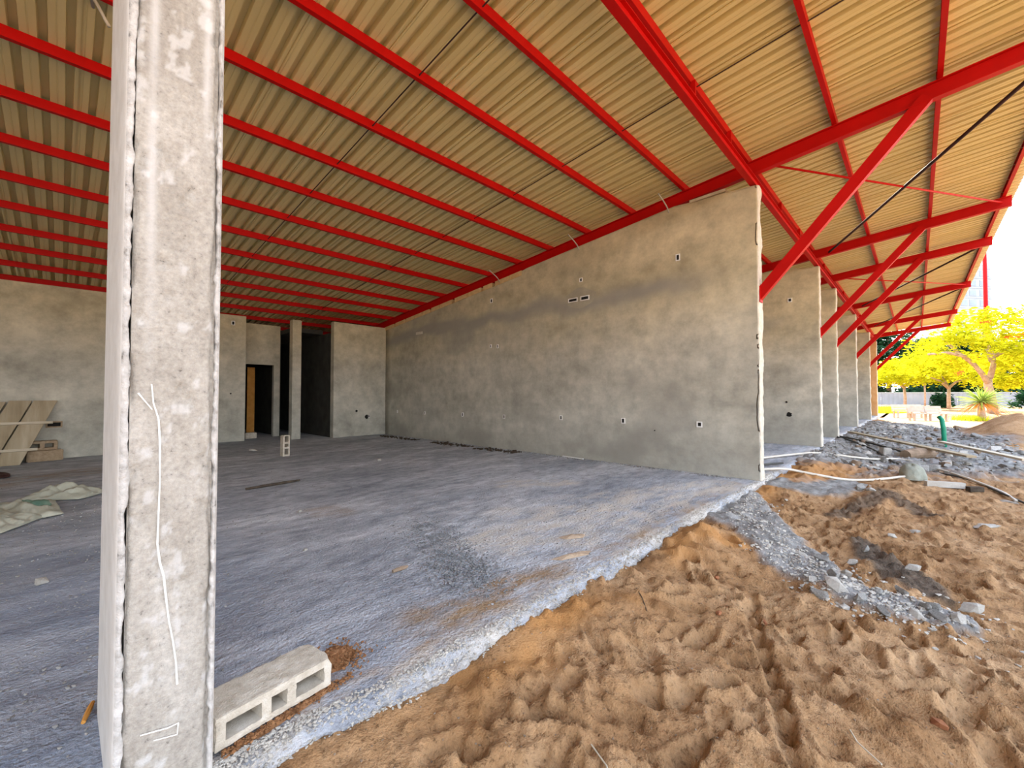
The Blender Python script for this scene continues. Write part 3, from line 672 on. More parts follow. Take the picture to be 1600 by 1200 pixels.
def skin(side):
    pz = np.linspace(PZ0, PZ1, 900); rows = len(pz)
    if side < 0: xo, xi, yb_ = 0.114, 0.137, 2.34
    else: xo, xi, yb_ = 0.364, 0.347, 2.34
    n1 = fbm(pz * 5, pz * 0 + side, 151 + side, 4); n2 = fbm(pz * 9, pz * 0 + 7, 157 + side, 4); n3 = fbm(pz * 30, pz * 0 + 3, 163 + side, 4) * 1.8
    s = -side
    cols = [(np.full(rows, xo), np.full(rows, yb_)), (np.full(rows, xo), np.full(rows, 1.85)), (np.full(rows, xo), 1.715 + 0 * n1),
            (xo + s * 0.004 + 0 * n1, 1.703 + .002 * n3), (xo + s * (0.010 + .002 * n3), 1.697 + .008 * n1 + .003 * n3),
            (xi - s * .003 + s * .007 * n2 + s * .004 * n3, 1.696 + .010 * n1 + .006 * n3), (xi + s * .006 * n2 + s * .005 * n3, 1.708 + .008 * n1 + .004 * n3), (xi + s * .004 * n2, np.full(rows, 1.74)), (np.full(rows, xi), np.full(rows, yb_))]
    X = np.stack([c[0] for c in cols], 1); Y = np.stack([c[1] for c in cols], 1); Zq = np.repeat(pz[:, None], len(cols), 1)
    if side < 0: X, Y = X, Y
    me = grid_mesh('plaster_skin', X, Y, Zq)
    mi = [1 if 3 <= (k % (len(cols) - 1)) <= 6 else 0 for k in range(len(me.polygons))]
    o = link('plaster_skin', me, [M['skin'], M['skin_edge']], P, mi=mi); o.location = (-.24, -1.95, 0)
    return o
skin(-1); skin(1)
tag(P, 'tall rough concrete pier with broken plaster edges beside the hollow block', 'pier')
def ribbon(pts, wd, name, parent, y=1.6915):
    b = MB(); prev = None
    for i, (x, z) in enumerate(pts):
        a = Vector(pts[max(i - 1, 0)]); c = Vector(pts[min(i + 1, len(pts) - 1)]); t = (c - a).normalized(); nn = Vector((-t.y, t.x)) * wd * (0.7 + .6 * random.random())
        b.v += [(x - nn.x, y, z - nn.y), (x + nn.x, y, z + nn.y)]
    for i in range(len(pts) - 1): b.f.append((2 * i, 2 * i + 1, 2 * i + 3, 2 * i + 2)); b.mi.append(0)
    o = b.build(name, M['chalk'], parent); o.location = (-.24, -1.95, 0); return o
def pxy(x, y):                                            # pier face coordinates measured once from the photograph
    d = Fv + R2 * ((x - 800) / FPX) - U2 * ((y - 600) / FPX); t = 1.69 / d.y; return (d.x * t, CAMH + d.z * t)
ribbon([pxy(*q) for q in [(237, 600), (240, 630), (248, 655), (250, 690), (250, 750), (248, 800), (246, 850), (250, 880), (256, 900), (259, 930), (264, 970), (270, 1000), (275, 1035), (277, 1070)]], 0.0022, 'chalk_line', P)
ribbon([pxy(*q) for q in [(216, 614), (226, 626), (238, 640)]], 0.0018, 'chalk_line', P)
ribbon([pxy(*q) for q in [(219, 1150), (240, 1144), (262, 1138), (279, 1130), (277, 1148), (240, 1158)]], 0.0022, 'chalk_line', P)

# ------------------------------------------------------------------ stones
def rock_mesh(name, seed, flat=1.0, sub=2, mt=None, ang=0.0):
    """broken stone: convex hull of scattered points, flat facets"""
    rr = random.Random(seed); bmx = bmesh.new()
    for k in range(11 if sub < 2 else 20):
        v = Vector((rr.gauss(0, 1), rr.gauss(0, 1), rr.gauss(0, 1))).normalized()
        q = rr.uniform(.8, 1.05)
        bmx.verts.new((v.x * q * 1.1, v.y * q * rr.uniform(.6, .75), max(-.8, min(.8, v.z * 1.3)) * flat))
    r = bmesh.ops.convex_hull(bmx, input=bmx.verts[:])
    bmesh.ops.delete(bmx, geom=[g for g in r['geom_interior'] if isinstance(g, bmesh.types.BMVert)], context='VERTS')
    me = bpy.data.meshes.new(name); bmx.to_mesh(me); bmx.free()
    me.materials.append(mt or M['stone']); return me
ROCKS = [rock_mesh('rubble_chunk', 100 + k, f, 2, mt) for k, (f, mt) in enumerate([(.7, M['stone']), (.45, M['stone']), (.3, M['stone']), (.55, M['stone_pale']), (.28, M['stone_pale']), (.6, M['stone_brown']), (.35, M['stone']), (.22, M['stone'])])]
PEB = [rock_mesh('pebble', 200 + k, f, 1, mt) for k, (f, mt) in enumerate([(.7, M['stone']), (.5, M['stone_pale']), (.6, M['stone'])])]
def rock(x, y, s, me, name, lab, cat, group=None, z=None, sink=.35, rz=None, tilt=.25):
    o = bpy.data.objects.new(name, me); col.objects.link(o)
    zz = gz(x, y) if z is None else z
    hz = max(abs(v.co.z) for v in me.vertices) * s
    o.location = (x, y, zz + hz * (1 - 2 * sink)); o.scale = (s, s, s)
    o.rotation_euler = (random.uniform(-tilt, tilt), random.uniform(-tilt, tilt), random.uniform(0, 6.28) if rz is None else rz)
    if lab: tag(o, lab, cat, group)
    return o
# rubble field beside the far walls: the nearest pieces singly
r4 = random.Random(9); nrub = 0
while nrub < 250:
    x = 10.8 + 14 * r4.random() ** 1.6; y = -1.9 + 3.2 * r4.random()
    if x + y * .9 < 11.2 or math.hypot((x - 21.2) / 2.6, (y + 2.45) / 1.5) < .95: continue
    s = r4.uniform(.05, .15) * (1 + (r4.random() < .12) * .7)
    ri = r4.randrange(len(ROCKS)); look = ['blocky grey', 'low grey', 'flat grey', 'blocky pale', 'flat pale', 'brown', 'slabby grey', 'thin grey'][ri]
    big = 'large ' if s > .14 else 'small ' if s < .08 else ''
    where = 'between the cables and the wall ends' if y > .75 else 'around the log and the white block' if x < 13.6 and y > -.35 else 'at the right, before the sand mound' if y < -.9 else 'around the long plank' if x < 16 else 'around the green pipe and beyond'
    rock(x, y, s, ROCKS[ri], 'rubble_chunk', f'{big}{look} rubble chunk {where}', 'rubble', f'{big}{look} rubble {where}', sink=.25)
    nrub += 1
b = MB()
def add_rock(b, me, x, y, z, s, a):
    ca, sa = math.cos(a), math.sin(a)
    b.add([(x + s * (v.co.x * ca - v.co.y * sa), y + s * (v.co.x * sa + v.co.y * ca), z + s * v.co.z) for v in me.vertices], [tuple(p.vertices) for p in me.polygons])
for k in range(2600):
    x = 10.5 + 17 * r4.random(); y = -2.0 + 3.6 * r4.random()
    if x + y * .9 < 11.0 or math.hypot((x - 21.2) / 2.6, (y + 2.45) / 1.5) < .95: continue
    add_rock(b, r4.choice(PEB), x, y, gz(x, y) + .005, r4.uniform(.02, .07), r4.uniform(0, 6))
tag(b.build('fine_rubble', M['stone']), 'fine grey rubble scattered between the concrete chunks', 'rubble', kind='stuff')
b = MB()
for k in range(1500):
    t = r4.random(); pts = [(6.2, 1.5), (5.2, 1.4), (4.5, .95), (4.15, .62), (3.95, .36), (3.85, .1), (4.0, -.2)]
    i = min(int(t * 6), 5); f_ = t * 6 - i
    x = pts[i][0] * (1 - f_) + pts[i + 1][0] * f_ + r4.gauss(0, .18); y = pts[i][1] * (1 - f_) + pts[i + 1][1] * f_ + r4.gauss(0, .13)
    if y > 1.6: continue
    add_rock(b, r4.choice(PEB), x, y, gz(x, y) + .002, r4.uniform(.006, .022), r4.uniform(0, 6))
tag(b.build('mortar_crumbs', M['stone_pale']), 'pale mortar crumbs in the grey spill crossing the sand', 'crumbs', kind='stuff')
b = MB()
for k in range(1400):
    x = 0.5 + 6.5 * r4.random() ** 1.3; y = -.8 + 2.4 * r4.random()
    add_rock(b, r4.choice(PEB), x, y, gz(x, y) + .001, r4.uniform(.0025, .008), r4.uniform(0, 6))
tag(b.build('sand_grit', M['stone_brown']), 'small grit and crumbs strewn over the trodden sand', 'grit', kind='stuff')
b = MB()
for k in range(4200):
    x = .36 + 8.0 * r4.random() ** 1.7; e = float(np.interp(x, fx, edge)); t = r4.random()
    add_rock(b, r4.choice(PEB), x, e - .040 + .075 * t + r4.gauss(0, .008), -.085 + .088 * min(1, t * 1.8), r4.uniform(.003, .011), r4.uniform(0, 6))
tag(b.build('slab_edge_aggregate', M['stone_pale']), 'crumbly pale aggregate along the broken slab edge', 'aggregate', kind='stuff')
# stones of the spill that can be picked out
SP = [(3.86, .44, .085, 3), (3.80, .30, .06, 0), (3.98, .22, .05, 1), (3.92, .60, .05, 3), (3.72, .18, .045, 0), (3.80, .02, .05, 3), (3.86, -.08, .06, 0), (3.92, -.17, .055, 3), (4.02, -.05, .05, 0), (4.28, -.24, .075, 3), (4.12, .10, .05, 0), (4.25, .42, .05, 3), (4.40, .60, .06, 0), (4.5, .75, .05, 3), (4.05, .48, .06, 0), (4.62, .42, .05, 3), (3.68, .52, .06, 0), (3.66, .38, .05, 3), (4.85, .05, .06, 3), (5.1, .36, .05, 0), (4.75, .62, .05, 0), (3.95, -.02, .04, 0)]
for k, (x, y, s, i) in enumerate(SP):
    where = 'beside the dark debris' if x > 4.2 and y < .45 else 'where the mortar spill nears the slab' if x > 4.2 else 'midway along the mortar spill' if y > .25 else 'at the far right tip of the mortar spill'
    lb = ('pale' if i == 3 else 'grey') + (' bigger' if s > .055 else ' smaller') + ' broken stone ' + where; g = 'stones, ' + lb
    if k == 0: lb, g = 'largest pale stone lying in the mortar spill on the sand', 'stones of the mortar spill'
    if k == 9: lb, g = 'pale rounded stone beyond the dark end of the mortar spill', 'stones of the mortar spill'
    rock(x, y, s, ROCKS[i], 'stone', lb, 'stone', g, sink=.25)
for x, y, s, lb in [(2.95, .95, .035, 'orange brick bit in the sand nearest the slab'), (3.1, .72, .045, 'orange brick bit amid the trodden sand'), (2.35, .55, .03, 'small orange brick crumb in the near sand'), (2.7, -.05, .055, 'orange clay lump at the right of the near sand'), (3.45, 1.12, .04, 'orange brick bit below the sand heap by the slab')]:
    me = rock_mesh('brick_bit', int(x * 100), .5, 2, M['brick_red']); rock(x, y, s * .8, me, 'brick_bit', lb, 'brick bit', 'orange brick bits', sink=.4)
for x, y, s, i, lb in [(8.05, .62, .09, 0, 'grey stone on brown soil before the canvas bag'), (8.0, .5, .08, 3, 'pale stone beside the grey one on brown soil'), (6.3, .05, .06, 3, 'white stone on the brown soil in the open'), (7.2, -.55, .13, 4, 'flat pale slab piece stuck in soil at right'), (9.3, -.95, .12, 4, 'flat pale chunk in soil far right'), (5.8, .2, .05, 3, 'small pale stone on soil past the dark debris')]:
    rock(x, y, s, ROCKS[i], 'stone', lb, 'stone')
# floor stones
rock(-.07, 4.19, .055, ROCKS[3], 'stone', 'pale stone on the dark floor left of the pier', 'stone', z=.0, sink=.15)
rock(.72, 2.2, .018, ROCKS[0], 'stone', 'small grey stone just behind the hollow block', 'stone', z=.0, sink=.15)
rock(1.35, 3.55, .025, ROCKS[3], 'stone', 'small white stone alone on the grey floor', 'stone', z=.0, sink=.15)
rock(4.1, 7.3, .05, ROCKS[3], 'stone', 'white stone on the floor deep in the bay', 'stone', z=.0, sink=.15)
rock(2.9, 10.6, .09, ROCKS[4], 'stone', 'flat pale stone on the floor near the rear panel', 'stone', z=.0, sink=.15)
rock(1.75, 4.75, .03, ROCKS[3], 'stone', 'white stone on the yellowish sandy patch of floor', 'stone', z=.0, sink=.15)
# gravel patch on the floor
b = MB()
for k in range(2600):
    t = r4.random(); x = 2.42 - .55 * t + r4.gauss(0, .13); y = 3.45 - 1.35 * t + r4.gauss(0, .16)
    add_rock(b, r4.choice(PEB), x, y, .004, r4.uniform(.004, .013), r4.uniform(0, 6))
tag(b.build('gravel_patch', M['gravel']), 'patch of loose grey gravel spread on the concrete floor', 'gravel', kind='stuff')
b = MB()
for k in range(2500):
    x = r4.uniform(-.6, 6.5) ; y = 1.85 + 8 * r4.random() ** 1.8
    add_rock(b, r4.choice(PEB), x, y, .002, r4.uniform(.003, .010), r4.uniform(0, 6))
for k in range(900):
    x = r4.uniform(-.6, .6) ; y = r4.uniform(2.2, 7)
    add_rock(b, r4.choice(PEB), x, y, .002, r4.uniform(.003, .012), r4.uniform(0, 6))
tag(b.build('floor_grit', M['stone']), 'grey grit scattered over the concrete floor', 'grit', kind='stuff')
# dark litter along the foot of the long wall
for k, (x, y, l, wd_, lb) in enumerate([(6.55, 10.6, .9, .10, 'dark litter strip at the far end of the long wall'), (6.6, 8.3, .75, .16, 'dark litter heap midway along the foot of the long wall'), (6.62, 6.7, .55, .16, 'dark litter heap nearest along the foot of the long wall')]):
    b = MB()
    for i in range(90):
        add_rock(b, r4.choice(PEB), x + r4.gauss(0, wd_ * .6), y + r4.uniform(-l, l), .008, r4.uniform(.02, .05), r4.uniform(0, 6))
    tag(b.build('litter', M['dirt_dark']), lb, 'litter', kind='stuff')
b = MB()
for i in range(700):
    yy_ = 2 + 10 * r4.random(); add_rock(b, r4.choice(PEB), 6.86 - abs(r4.gauss(0, .05)), yy_, .004, r4.uniform(.008, .022), r4.uniform(0, 6))
tag(b.build('wall_foot_crumbs', M['stone']), 'crumbs of mortar lying along the foot of the long wall', 'crumbs', kind='stuff')
def patch(name, pts, z, h, mt, lab, cat, seed):
    """low irregular heap with a feathered rim"""
    cx = sum(p[0] for p in pts) / len(pts); cy = sum(p[1] for p in pts) / len(pts)
    b = MB(); n = len(pts) * 6; rings = 6; vs = [(cx, cy, z + h)]
    outl = []
    for k in range(n):
        t = k / 6; i = int(t); f_ = t - i; a = pts[i % len(pts)]; c = pts[(i + 1) % len(pts)]
        f_ = f_ * f_ * (3 - 2 * f_); outl.append((a[0] * (1 - f_) + c[0] * f_, a[1] * (1 - f_) + c[1] * f_))
    for r_ in range(1, rings + 1):
        q = r_ / rings
        for k, (x, y) in enumerate(outl):
            qq = q * (1 + .035 * math.sin(k * 1.1 + seed) * q)
            xx, yy_ = cx + (x - cx) * qq, cy + (y - cy) * qq
            hh = h * (1 - q * q) * (0.7 + 0.9 * abs(float(vnoise(xx * 22, yy_ * 22, seed)))) if r_ < rings else -.004
            vs.append((xx, yy_, z + hh))
    fs = [(0, 1 + k, 1 + (k + 1) % n) for k in range(n)]
    for r_ in range(rings - 1):
        for k in range(n): fs.append((1 + r_ * n + k, 1 + (r_ + 1) * n + k, 1 + (r_ + 1) * n + (k + 1) % n, 1 + r_ * n + (k + 1) % n))
    b.add(vs, fs); o = b.build(name, mt, smooth=True); tag(o, lab, cat, kind='stuff'); return o
patch('clay_spill', [(.40, 1.745), (.55, 1.76), (.70, 1.785), (.84, 1.82), (.86, 1.85), (.70, 1.83), (.55, 1.80), (.40, 1.775)], 0.001, .010, M['clay'], 'orange clay strip on the slab along the front of the hollow block', 'clay', 3)
patch('clay_spill', [(.82, 1.92), (.90, 1.91), (.97, 1.95), (1.01, 2.02), (.99, 2.09), (.93, 2.13), (.86, 2.08), (.82, 2.0)], 0.001, .012, M['clay'], 'orange clay heap on the slab at the right end of the hollow block', 'clay', 9)
patch('sand_print', [(2.98, 2.28), (3.12, 2.24), (3.22, 2.16), (3.14, 2.12), (3.0, 2.2)], 0.004, .02, M['clay_pale'], 'footprint of brown sand on the slab, farther one', 'sand', 5)
patch('sand_print', [(2.55, 2.02), (2.72, 1.99), (2.92, 1.90), (2.84, 1.87), (2.6, 1.95)], 0.004, .018, M['clay_pale'], 'footprint of brown sand on the slab, nearer one', 'sand', 6)

b = MB()
for k in range(700):
    if k % 2: x = .93 + r4.gauss(0, .06); y = 2.0 + r4.gauss(0, .06)
    else: t = r4.random(); x = .40 + .5 * t; y = 1.752 + .08 * t + r4.gauss(0, .014)
    add_rock(b, r4.choice(PEB), x, y, .005 + r4.random() * .006, r4.uniform(.003, .011), r4.uniform(0, 6))
tag(b.build('clay_crumbs', M['clay']), 'loose orange clay crumbs around the hollow block', 'crumbs', kind='stuff')
# ------------------------------------------------------------------ hollow blocks
def hollow_block(name, L=.44, D=.19, H=.115, cells=((.035, .155), (.19, .25), (.285, .405)), wall=.028, mt=None, seed=0):
    """lies on its long side: openings face -Y; local x along, y depth, z up"""
    bmx = bmesh.new()
    def quad_grid(f, nu, nv):
        vv = [[bmx.verts.new(f(u / nu, v / nv)) for u in range(nu + 1)] for v in range(nv + 1)]
        for v in range(nv):
            for u in range(nu): bmx.faces.new((vv[v][u], vv[v][u + 1], vv[v + 1][u + 1], vv[v + 1][u]))
    xs = [0]
    for a, c in cells: xs += [a, c]
    xs.append(L); zsv = [0, wall, H - wall, H]
    for side, y in ((1, 0.0), (0, D)):
        for i in range(len(xs) - 1):
            for j in range(3):
                if i % 2 == 1 and j == 1: continue
                x0, x1, z0, z1 = xs[i], xs[i + 1], zsv[j], zsv[j + 1]
                nu = max(1, int((x1 - x0) / .012)); nv = max(1, int((z1 - z0) / .012))
                quad_grid(lambda u, v: (x0 + (x1 - x0) * u, y, z0 + (z1 - z0) * v), nu, nv)
    for a, c in cells:
        n1 = int((c - a) / .012)
        quad_grid(lambda u, v: (a + (c - a) * u, D * v, wall), n1, 12); quad_grid(lambda u, v: (a + (c - a) * u, D * v, H - wall), n1, 12)
        n2 = int((H - 2 * wall) / .012)
        quad_grid(lambda u, v: (a, D * v, wall + (H - 2 * wall) * u), n2, 12); quad_grid(lambda u, v: (c, D * v, wall + (H - 2 * wall) * u), n2, 12)
    quad_grid(lambda u, v: (L * u, D * v, 0), 36, 16); quad_grid(lambda u, v: (L * u, D * v, H), 36, 16)
    quad_grid(lambda u, v: (0, D * u, H * v), 16, 10); quad_grid(lambda u, v: (L, D * u, H * v), 16, 10)
    bmesh.ops.remove_doubles(bmx, verts=bmx.verts, dist=.0035)
    bmesh.ops.recalc_face_normals(bmx, faces=bmx.faces)
    cn = [Vector(c) for c in ((0, 0, 0), (L, 0, 0), (0, D, 0), (L, D, 0), (0, 0, H), (L, 0, H), (0, D, H), (L, D, H))]
    for v in bmx.verts:
        p = v.co
        k = float(fbm(p.x * 45 + seed, (p.y + p.z) * 45, 5 + seed, 3)) * .0030
        edge_n = sum((min(p.x, L - p.x) < .006, min(p.y, D - p.y) < .006, min(p.z, H - p.z) < .006))
        ctr = Vector((L / 2, D / 2, H / 2)); d = (p - ctr).normalized()
        v.co += d * k * (1 + .8 * edge_n)
        if edge_n >= 2: v.co -= d * .003 * (1 + 1.5 * abs(float(vnoise(p.x * 30, p.z * 30 + p.y * 20, seed))))
        q = min((p - c).length for c in cn[5:6] + cn[7:8])
        if q < .035: v.co -= d * (.035 - q) * .45
    me = bpy.data.meshes.new(name); bmx.to_mesh(me); bmx.free(); me.materials.append(mt or M['block']); return me
bm_main = hollow_block('hollow_block', seed=1)
def place_block(me, loc, rot, lab, name='hollow_block', sc_=1.0):
    o = bpy.data.objects.new(name, me); col.objects.link(o); o.location = loc; o.rotation_euler = rot; o.scale = (sc_,) * 3
    return tag(o, lab, 'block')
place_block(bm_main, (.378, 1.765, .012), (0, 0, math.radians(8.5)), 'pale three-hole concrete block lying at the foot of the pier')
bm_b = hollow_block('hollow_block', L=.42, D=.14, H=.13, seed=4)
place_block(bm_b, (3.16, 9.14, .0), (0, math.radians(-90), math.radians(4)), 'concrete block standing upright alone on the floor deep inside')
bm_c = hollow_block('hollow_block', L=.40, D=.19, H=.17, cells=((.05, .17), (.23, .35)), wall=.045, mt=M['block_tan'], seed=7)
def solid_block(name, L, D, H, mt, seed):
    b = MB(); bmx = bmesh.new(); bmesh.ops.create_cube(bmx, size=1.0)
    bmesh.ops.scale(bmx, vec=(L, D, H), verts=bmx.verts); bmesh.ops.bevel(bmx, geom=bmx.edges[:], offset=.012, segments=2, affect='EDGES')
    bmesh.ops.subdivide_edges(bmx, edges=bmx.edges[:], cuts=4, use_grid_fill=True)
    for v in bmx.verts:
        p = v.co; v.co += p.normalized() * .010 * float(fbm(p.x * 14 + seed, (p.y + p.z) * 14, seed, 3)); v.co.z += H / 2
    me = bpy.data.meshes.new(name); bmx.to_mesh(me); bmx.free(); me.materials.append(mt); return me
def pt(x, y, plane, v):
    d = Fv + R2 * ((x - 800) / FPX) - U2 * ((y - 600) / FPX)
    t = v / d.y if plane == 'y' else (v - CAMH) / d.z
    return Vector((0, 0, CAMH)) + d * t
place_block(solid_block('concrete_block', .46, .22, .20, M['block_tan'], 3), (-.21, 11.80, .0), (0, 0, .1), 'tan concrete block at the bottom of the pair by the board panel', 'concrete_block')
place_block(bm_c, (-.44, 11.70, .202), (0, 0, .12), 'tan hollow block with its chipped top, resting on another block', 'hollow_block')
place_block(solid_block('concrete_block', .30, .2, .16, M['block'], 8), (3.62, 13.55, .0), (0, 0, .1), 'small pale block in the mouth of the dark doorway', 'concrete_block')

# ------------------------------------------------------------------ board panel leaning at the left wall
S = empty('shutter_panel', (-.78, 11.42, 0)); S.rotation_euler = (math.radians(-21), 0, 0)
for i, (dx, wd_, h_) in enumerate([(-.62, .28, 1.18), (-.31, .27, 1.2), (-.015, .30, 1.2)]):
    b = MB(); sh = .36
    vs = [(dx + x + sh * z, y, z) for z in (0, h_) for y in (0, .025) for x in (0, wd_)]
    b.add(vs, [(0, 2, 3, 1), (4, 5, 7, 6), (0, 1, 5, 4), (2, 6, 7, 3), (0, 4, 6, 2), (1, 3, 7, 5)]); b.build('plank', M['wood'], S)
for z in (.24, .74):
    b = MB(); b.box(-.72 + .36 * z, .40 + .36 * z, -.022, 0, z, z + .045); b.build('batten', M['wood_pale'], S)
tag(S, 'weathered plank shutter panel leaning askew against the left rear wall', 'shutter')

# ------------------------------------------------------------------ sacks
def sack(name, cx, cy, lx, ly, rz, h, mts, seed, lab, band=None):
    nx, ny = 46, 30; u = np.linspace(-1, 1, nx); v = np.linspace(-1, 1, ny); Ug, Vg = np.meshgrid(u, v)
    prof = np.clip(1 - np.abs(Ug) ** 3, 0, 1) * np.clip(1 - np.abs(Vg) ** 3, 0, 1)
    fold = fbm(Ug * 2.2 + seed, Vg * 2.2, seed, 3) + .8 * np.abs(fbm(Ug * 1.3 + Vg * 2.6, Vg * .8, seed + 3, 2))
    zt = .012 + h * (prof ** .6) * (.65 + 1.0 * fold); zt = np.maximum(zt, .006)
    wob = 1 + .10 * fbm(Ug * 1.4, Vg * 1.4, seed + 5, 2)
    X = Ug * lx * wob * (1 + .12 * Vg); Y = Vg * ly * wob + .15 * lx * Ug ** 2
    me = grid_mesh(name, X, Y, zt)
    bmx = bmesh.new(); bmx.from_mesh(me)
    bmesh.ops.solidify(bmx, geom=bmx.faces[:], thickness=-.004); bmx.to_mesh(me); bmx.free()
    mi = []
    for p in me.polygons:
        c = p.center; mi.append(1 if band and band[0] < c.x / lx < band[1] and band[2] < c.y / ly < band[3] else 0)
    o = link(name, me, mts, smooth=True, mi=mi); o.location = (cx, cy, .002); o.rotation_euler = (0, 0, rz)
    return tag(o, lab, 'sack')
sack('empty_sack', -.27, 6.75, .28, .44, .15, .11, [M['sack'], M['sack_green']], 3, 'crumpled pale sack with faded green print on the floor', (0.05, .75, -.1, .75))
sack('empty_sack', -.43, 6.2, .22, .28, -.4, .08, [M['sack'], M['sack_green']], 8, 'crumpled white sack at the left edge in front of the printed one')
sack('empty_sack', .06, 7.45, .22, .30, .9, .11, [M['sack'], M['sack']], 14, 'grey rolled-up sack behind the printed one, toward the pier')
sack('cloth_rag', -.80, 9.9, .28, .22, .2, .07, [M['dark_rod'], M['dark_rod']], 18, 'dark rag on the floor before the plank panel')

# small sticks on the floor
def stick(name, p0, p1, r, mt, lab, cat):
    b = MB(); p0, p1 = Vector(p0), Vector(p1); d = p1 - p0
    b.tube([Vector(), d * .3 + Vector((0, 0, .1 * r)), d * .7, d], [r * .8, r, r * 1.05, r * .7], 7); o = b.build(name, mt); o.location = p0; return tag(o, lab, cat)
stick('wood_peg', (1.60, 2.66, .016), (1.72, 2.66, .016), .014, M['stone_brown'], 'short brown wooden peg on the slab before the gravel', 'peg')
stick('wood_splinter', (.075, 2.30, .010), (.105, 2.42, .012), .009, M['orange_wood'], 'orange wood splinter on the dark floor left of the pier', 'splinter')
stick('wood_stick', (1.65, 6.3, .02), (2.35, 6.4, .02), .018, M['dirt_dark'], 'dark stick lying on the floor in the middle of the bay', 'stick')
b = MB(); b.box(-.25, .25, -.02, .02, 0, .015); o = b.build('white_strip', M['white']); o.location = (6.82, 4.85, .012); o.rotation_euler = (0, 0, 1.50); tag(o, 'thin white strip on the floor along the long wall', 'strip')
# conduits sticking out of the wall top
for y, lb in ((2.95, 'grey bent conduit over the top of the long wall, nearest one'), (4.75, 'grey bent conduit over the top of the long wall, middle one'), (6.95, 'grey bent conduit over the top of the long wall, farthest one')):
    b = MB(); z0 = zr(y); pts = []
    for k in range(9):
        t = k / 8; pts.append((6.905 - .30 * math.sin(t * 1.4) ** 2, y + .05 * t, z0 - .10 + .34 * t - .10 * t * t))
    b.tube(pts, .011, 8); tag(b.build('conduit', M['conduit'], smooth=True), lb, 'conduit', 'wall top conduits')
b = MB(); b.tube([(0.12, 4.9, zs(4.9)), (.10, 4.7, zs(4.8) - .05), (.13, 4.55, zs(4.6) - .22), (.2, 4.5, zs(4.5) - .4)], .012, 8)
tag(b.build('conduit', M['conduit'], smooth=True), 'loose grey conduit hanging from the roof left of the pier top', 'conduit')

# ------------------------------------------------------------------ things on the ground outside
def hose(name, pts, r, mt, lab, cat='hose'):
    P3 = []
    for i in range(len(pts) - 1):
        p0 = Vector(pts[max(i - 1, 0)]); p1 = Vector(pts[i]); p2 = Vector(pts[i + 1]); p3 = Vector(pts[min(i + 2, len(pts) - 1)])
        for k in range(6):
            t = k / 6; P3.append(.5 * ((2 * p1) + (p2 - p0) * t + (2 * p0 - 5 * p1 + 4 * p2 - p3) * t * t + (3 * p1 - p0 - 3 * p2 + p3) * t ** 3))
    P3.append(Vector(pts[-1]))
    q = []; zz = []
    for p in P3: zz.append(.015 if p.y > 1.68 else max(gz(p.x, p.y), 0.02 if p.y > 1.55 else -9))
    zz = [max(zz[i], sum(zz[max(0, i - 4):i + 5]) / len(zz[max(0, i - 4):i + 5]) + .01) for i in range(len(zz))]
    zz = [sum(zz[max(0, i - 3):i + 4]) / len(zz[max(0, i - 3):i + 4]) for i in range(len(zz))]
    for p, z_ in zip(P3, zz):
        z = (z_ if True else .015 if p.y > 1.68 else max(gz(p.x, p.y), 0.02 if p.y > 1.55 else -9)) + r * .9
        q.append((p.x, p.y, z))
    b = MB(); b.tube(q, r, 8); return tag(b.build(name, mt, smooth=True), lab, cat)
hose('hose', [(7.5, 2.0), (7.9, 1.72), (8.3, 1.5), (8.45, 1.2), (8.7, .9), (9.2, .6), (9.7, .33), (9.9, .16)], .020, M['hose'], 'pale hose curving from the slab to the canvas bag')
hose('hose', [(7.4, 2.6), (8.9, 2.2), (10.2, 1.75), (10.9, 1.35), (11.6, .7), (12.2, .25), (11.6, -.2), (10.9, -.55), (9.9, -.9), (9.3, -1.0)], .020, M['hose'], 'pale hose looping around behind the canvas bag to the right')
hose('cable', [(15.4, 1.75), (14.6, 1.2), (13.6, .8), (12.6, .55), (11.6, .35)], .022, M['cable'], 'black cable trailing through rubble from the third wall')
hose('cable', [(15.8, 1.8), (14.9, 1.0), (13.9, .45), (13.2, .1)], .026, M['cable'], 'black cable lying closer to the log in the rubble')
hose('cable', [(11.2, -.2), (10.8, -.6), (9.8, -.9), (9.0, -1.1)], .016, M['cable'], 'thin dark cable on soil right of the white post')
hose('cable', [(6.9 + .3, 2.3), (8.2, 1.95), (8.7, 1.72)], .018, M['cable'], 'dark cable end lying on the slab behind the long wall')
# plank through the rubble
def beamthing(name, p0, p1, w_, h_, mt, lab, cat):
    p0, p1 = Vector(p0), Vector(p1); d = (p1 - p0); side = Vector((-d.y, d.x, 0)).normalized(); up = d.cross(side).normalized()
    if up.z < 0: up = -up
    b = MB(); b.prism([(-w_ / 2, 0), (w_ / 2, 0), (w_ / 2, h_), (-w_ / 2, h_)], (0, 0, 0), d, side, up); o = b.build(name, mt); o.location = p0; return tag(o, lab, cat)
beamthing('plank', (16.2, 1.45, .10), (12.1, -.75, .02), .16, .04, M['wood'], 'long grey plank lying across the rubble field', 'plank')
beamthing('plank', (14.6, -.4, .08), (12.2, -1.45, .02), .14, .04, M['wood_pale'], 'pale plank half buried in rubble at the right', 'plank')
b = MB(); b.box(-.25, .25, -.045, .045, 0, .085); o = b.build('concrete_post', M['stone_pale']); o.location = (9.78, -.30, gz(9.78, -.3) + .005); o.rotation_euler = (0, 0.02, math.radians(-62)); tag(o, 'short white concrete post lying beside the canvas bag', 'post')
b = MB(); b.box(-.10, .10, -.04, .04, 0, .07); o = b.build('wood_offcut', M['dirt_dark']); o.location = (9.75, -.63, gz(9.75, -.63) + .004); o.rotation_euler = (0, 0, math.radians(-50)); tag(o, 'dark timber offcut at the end of the white post', 'offcut')
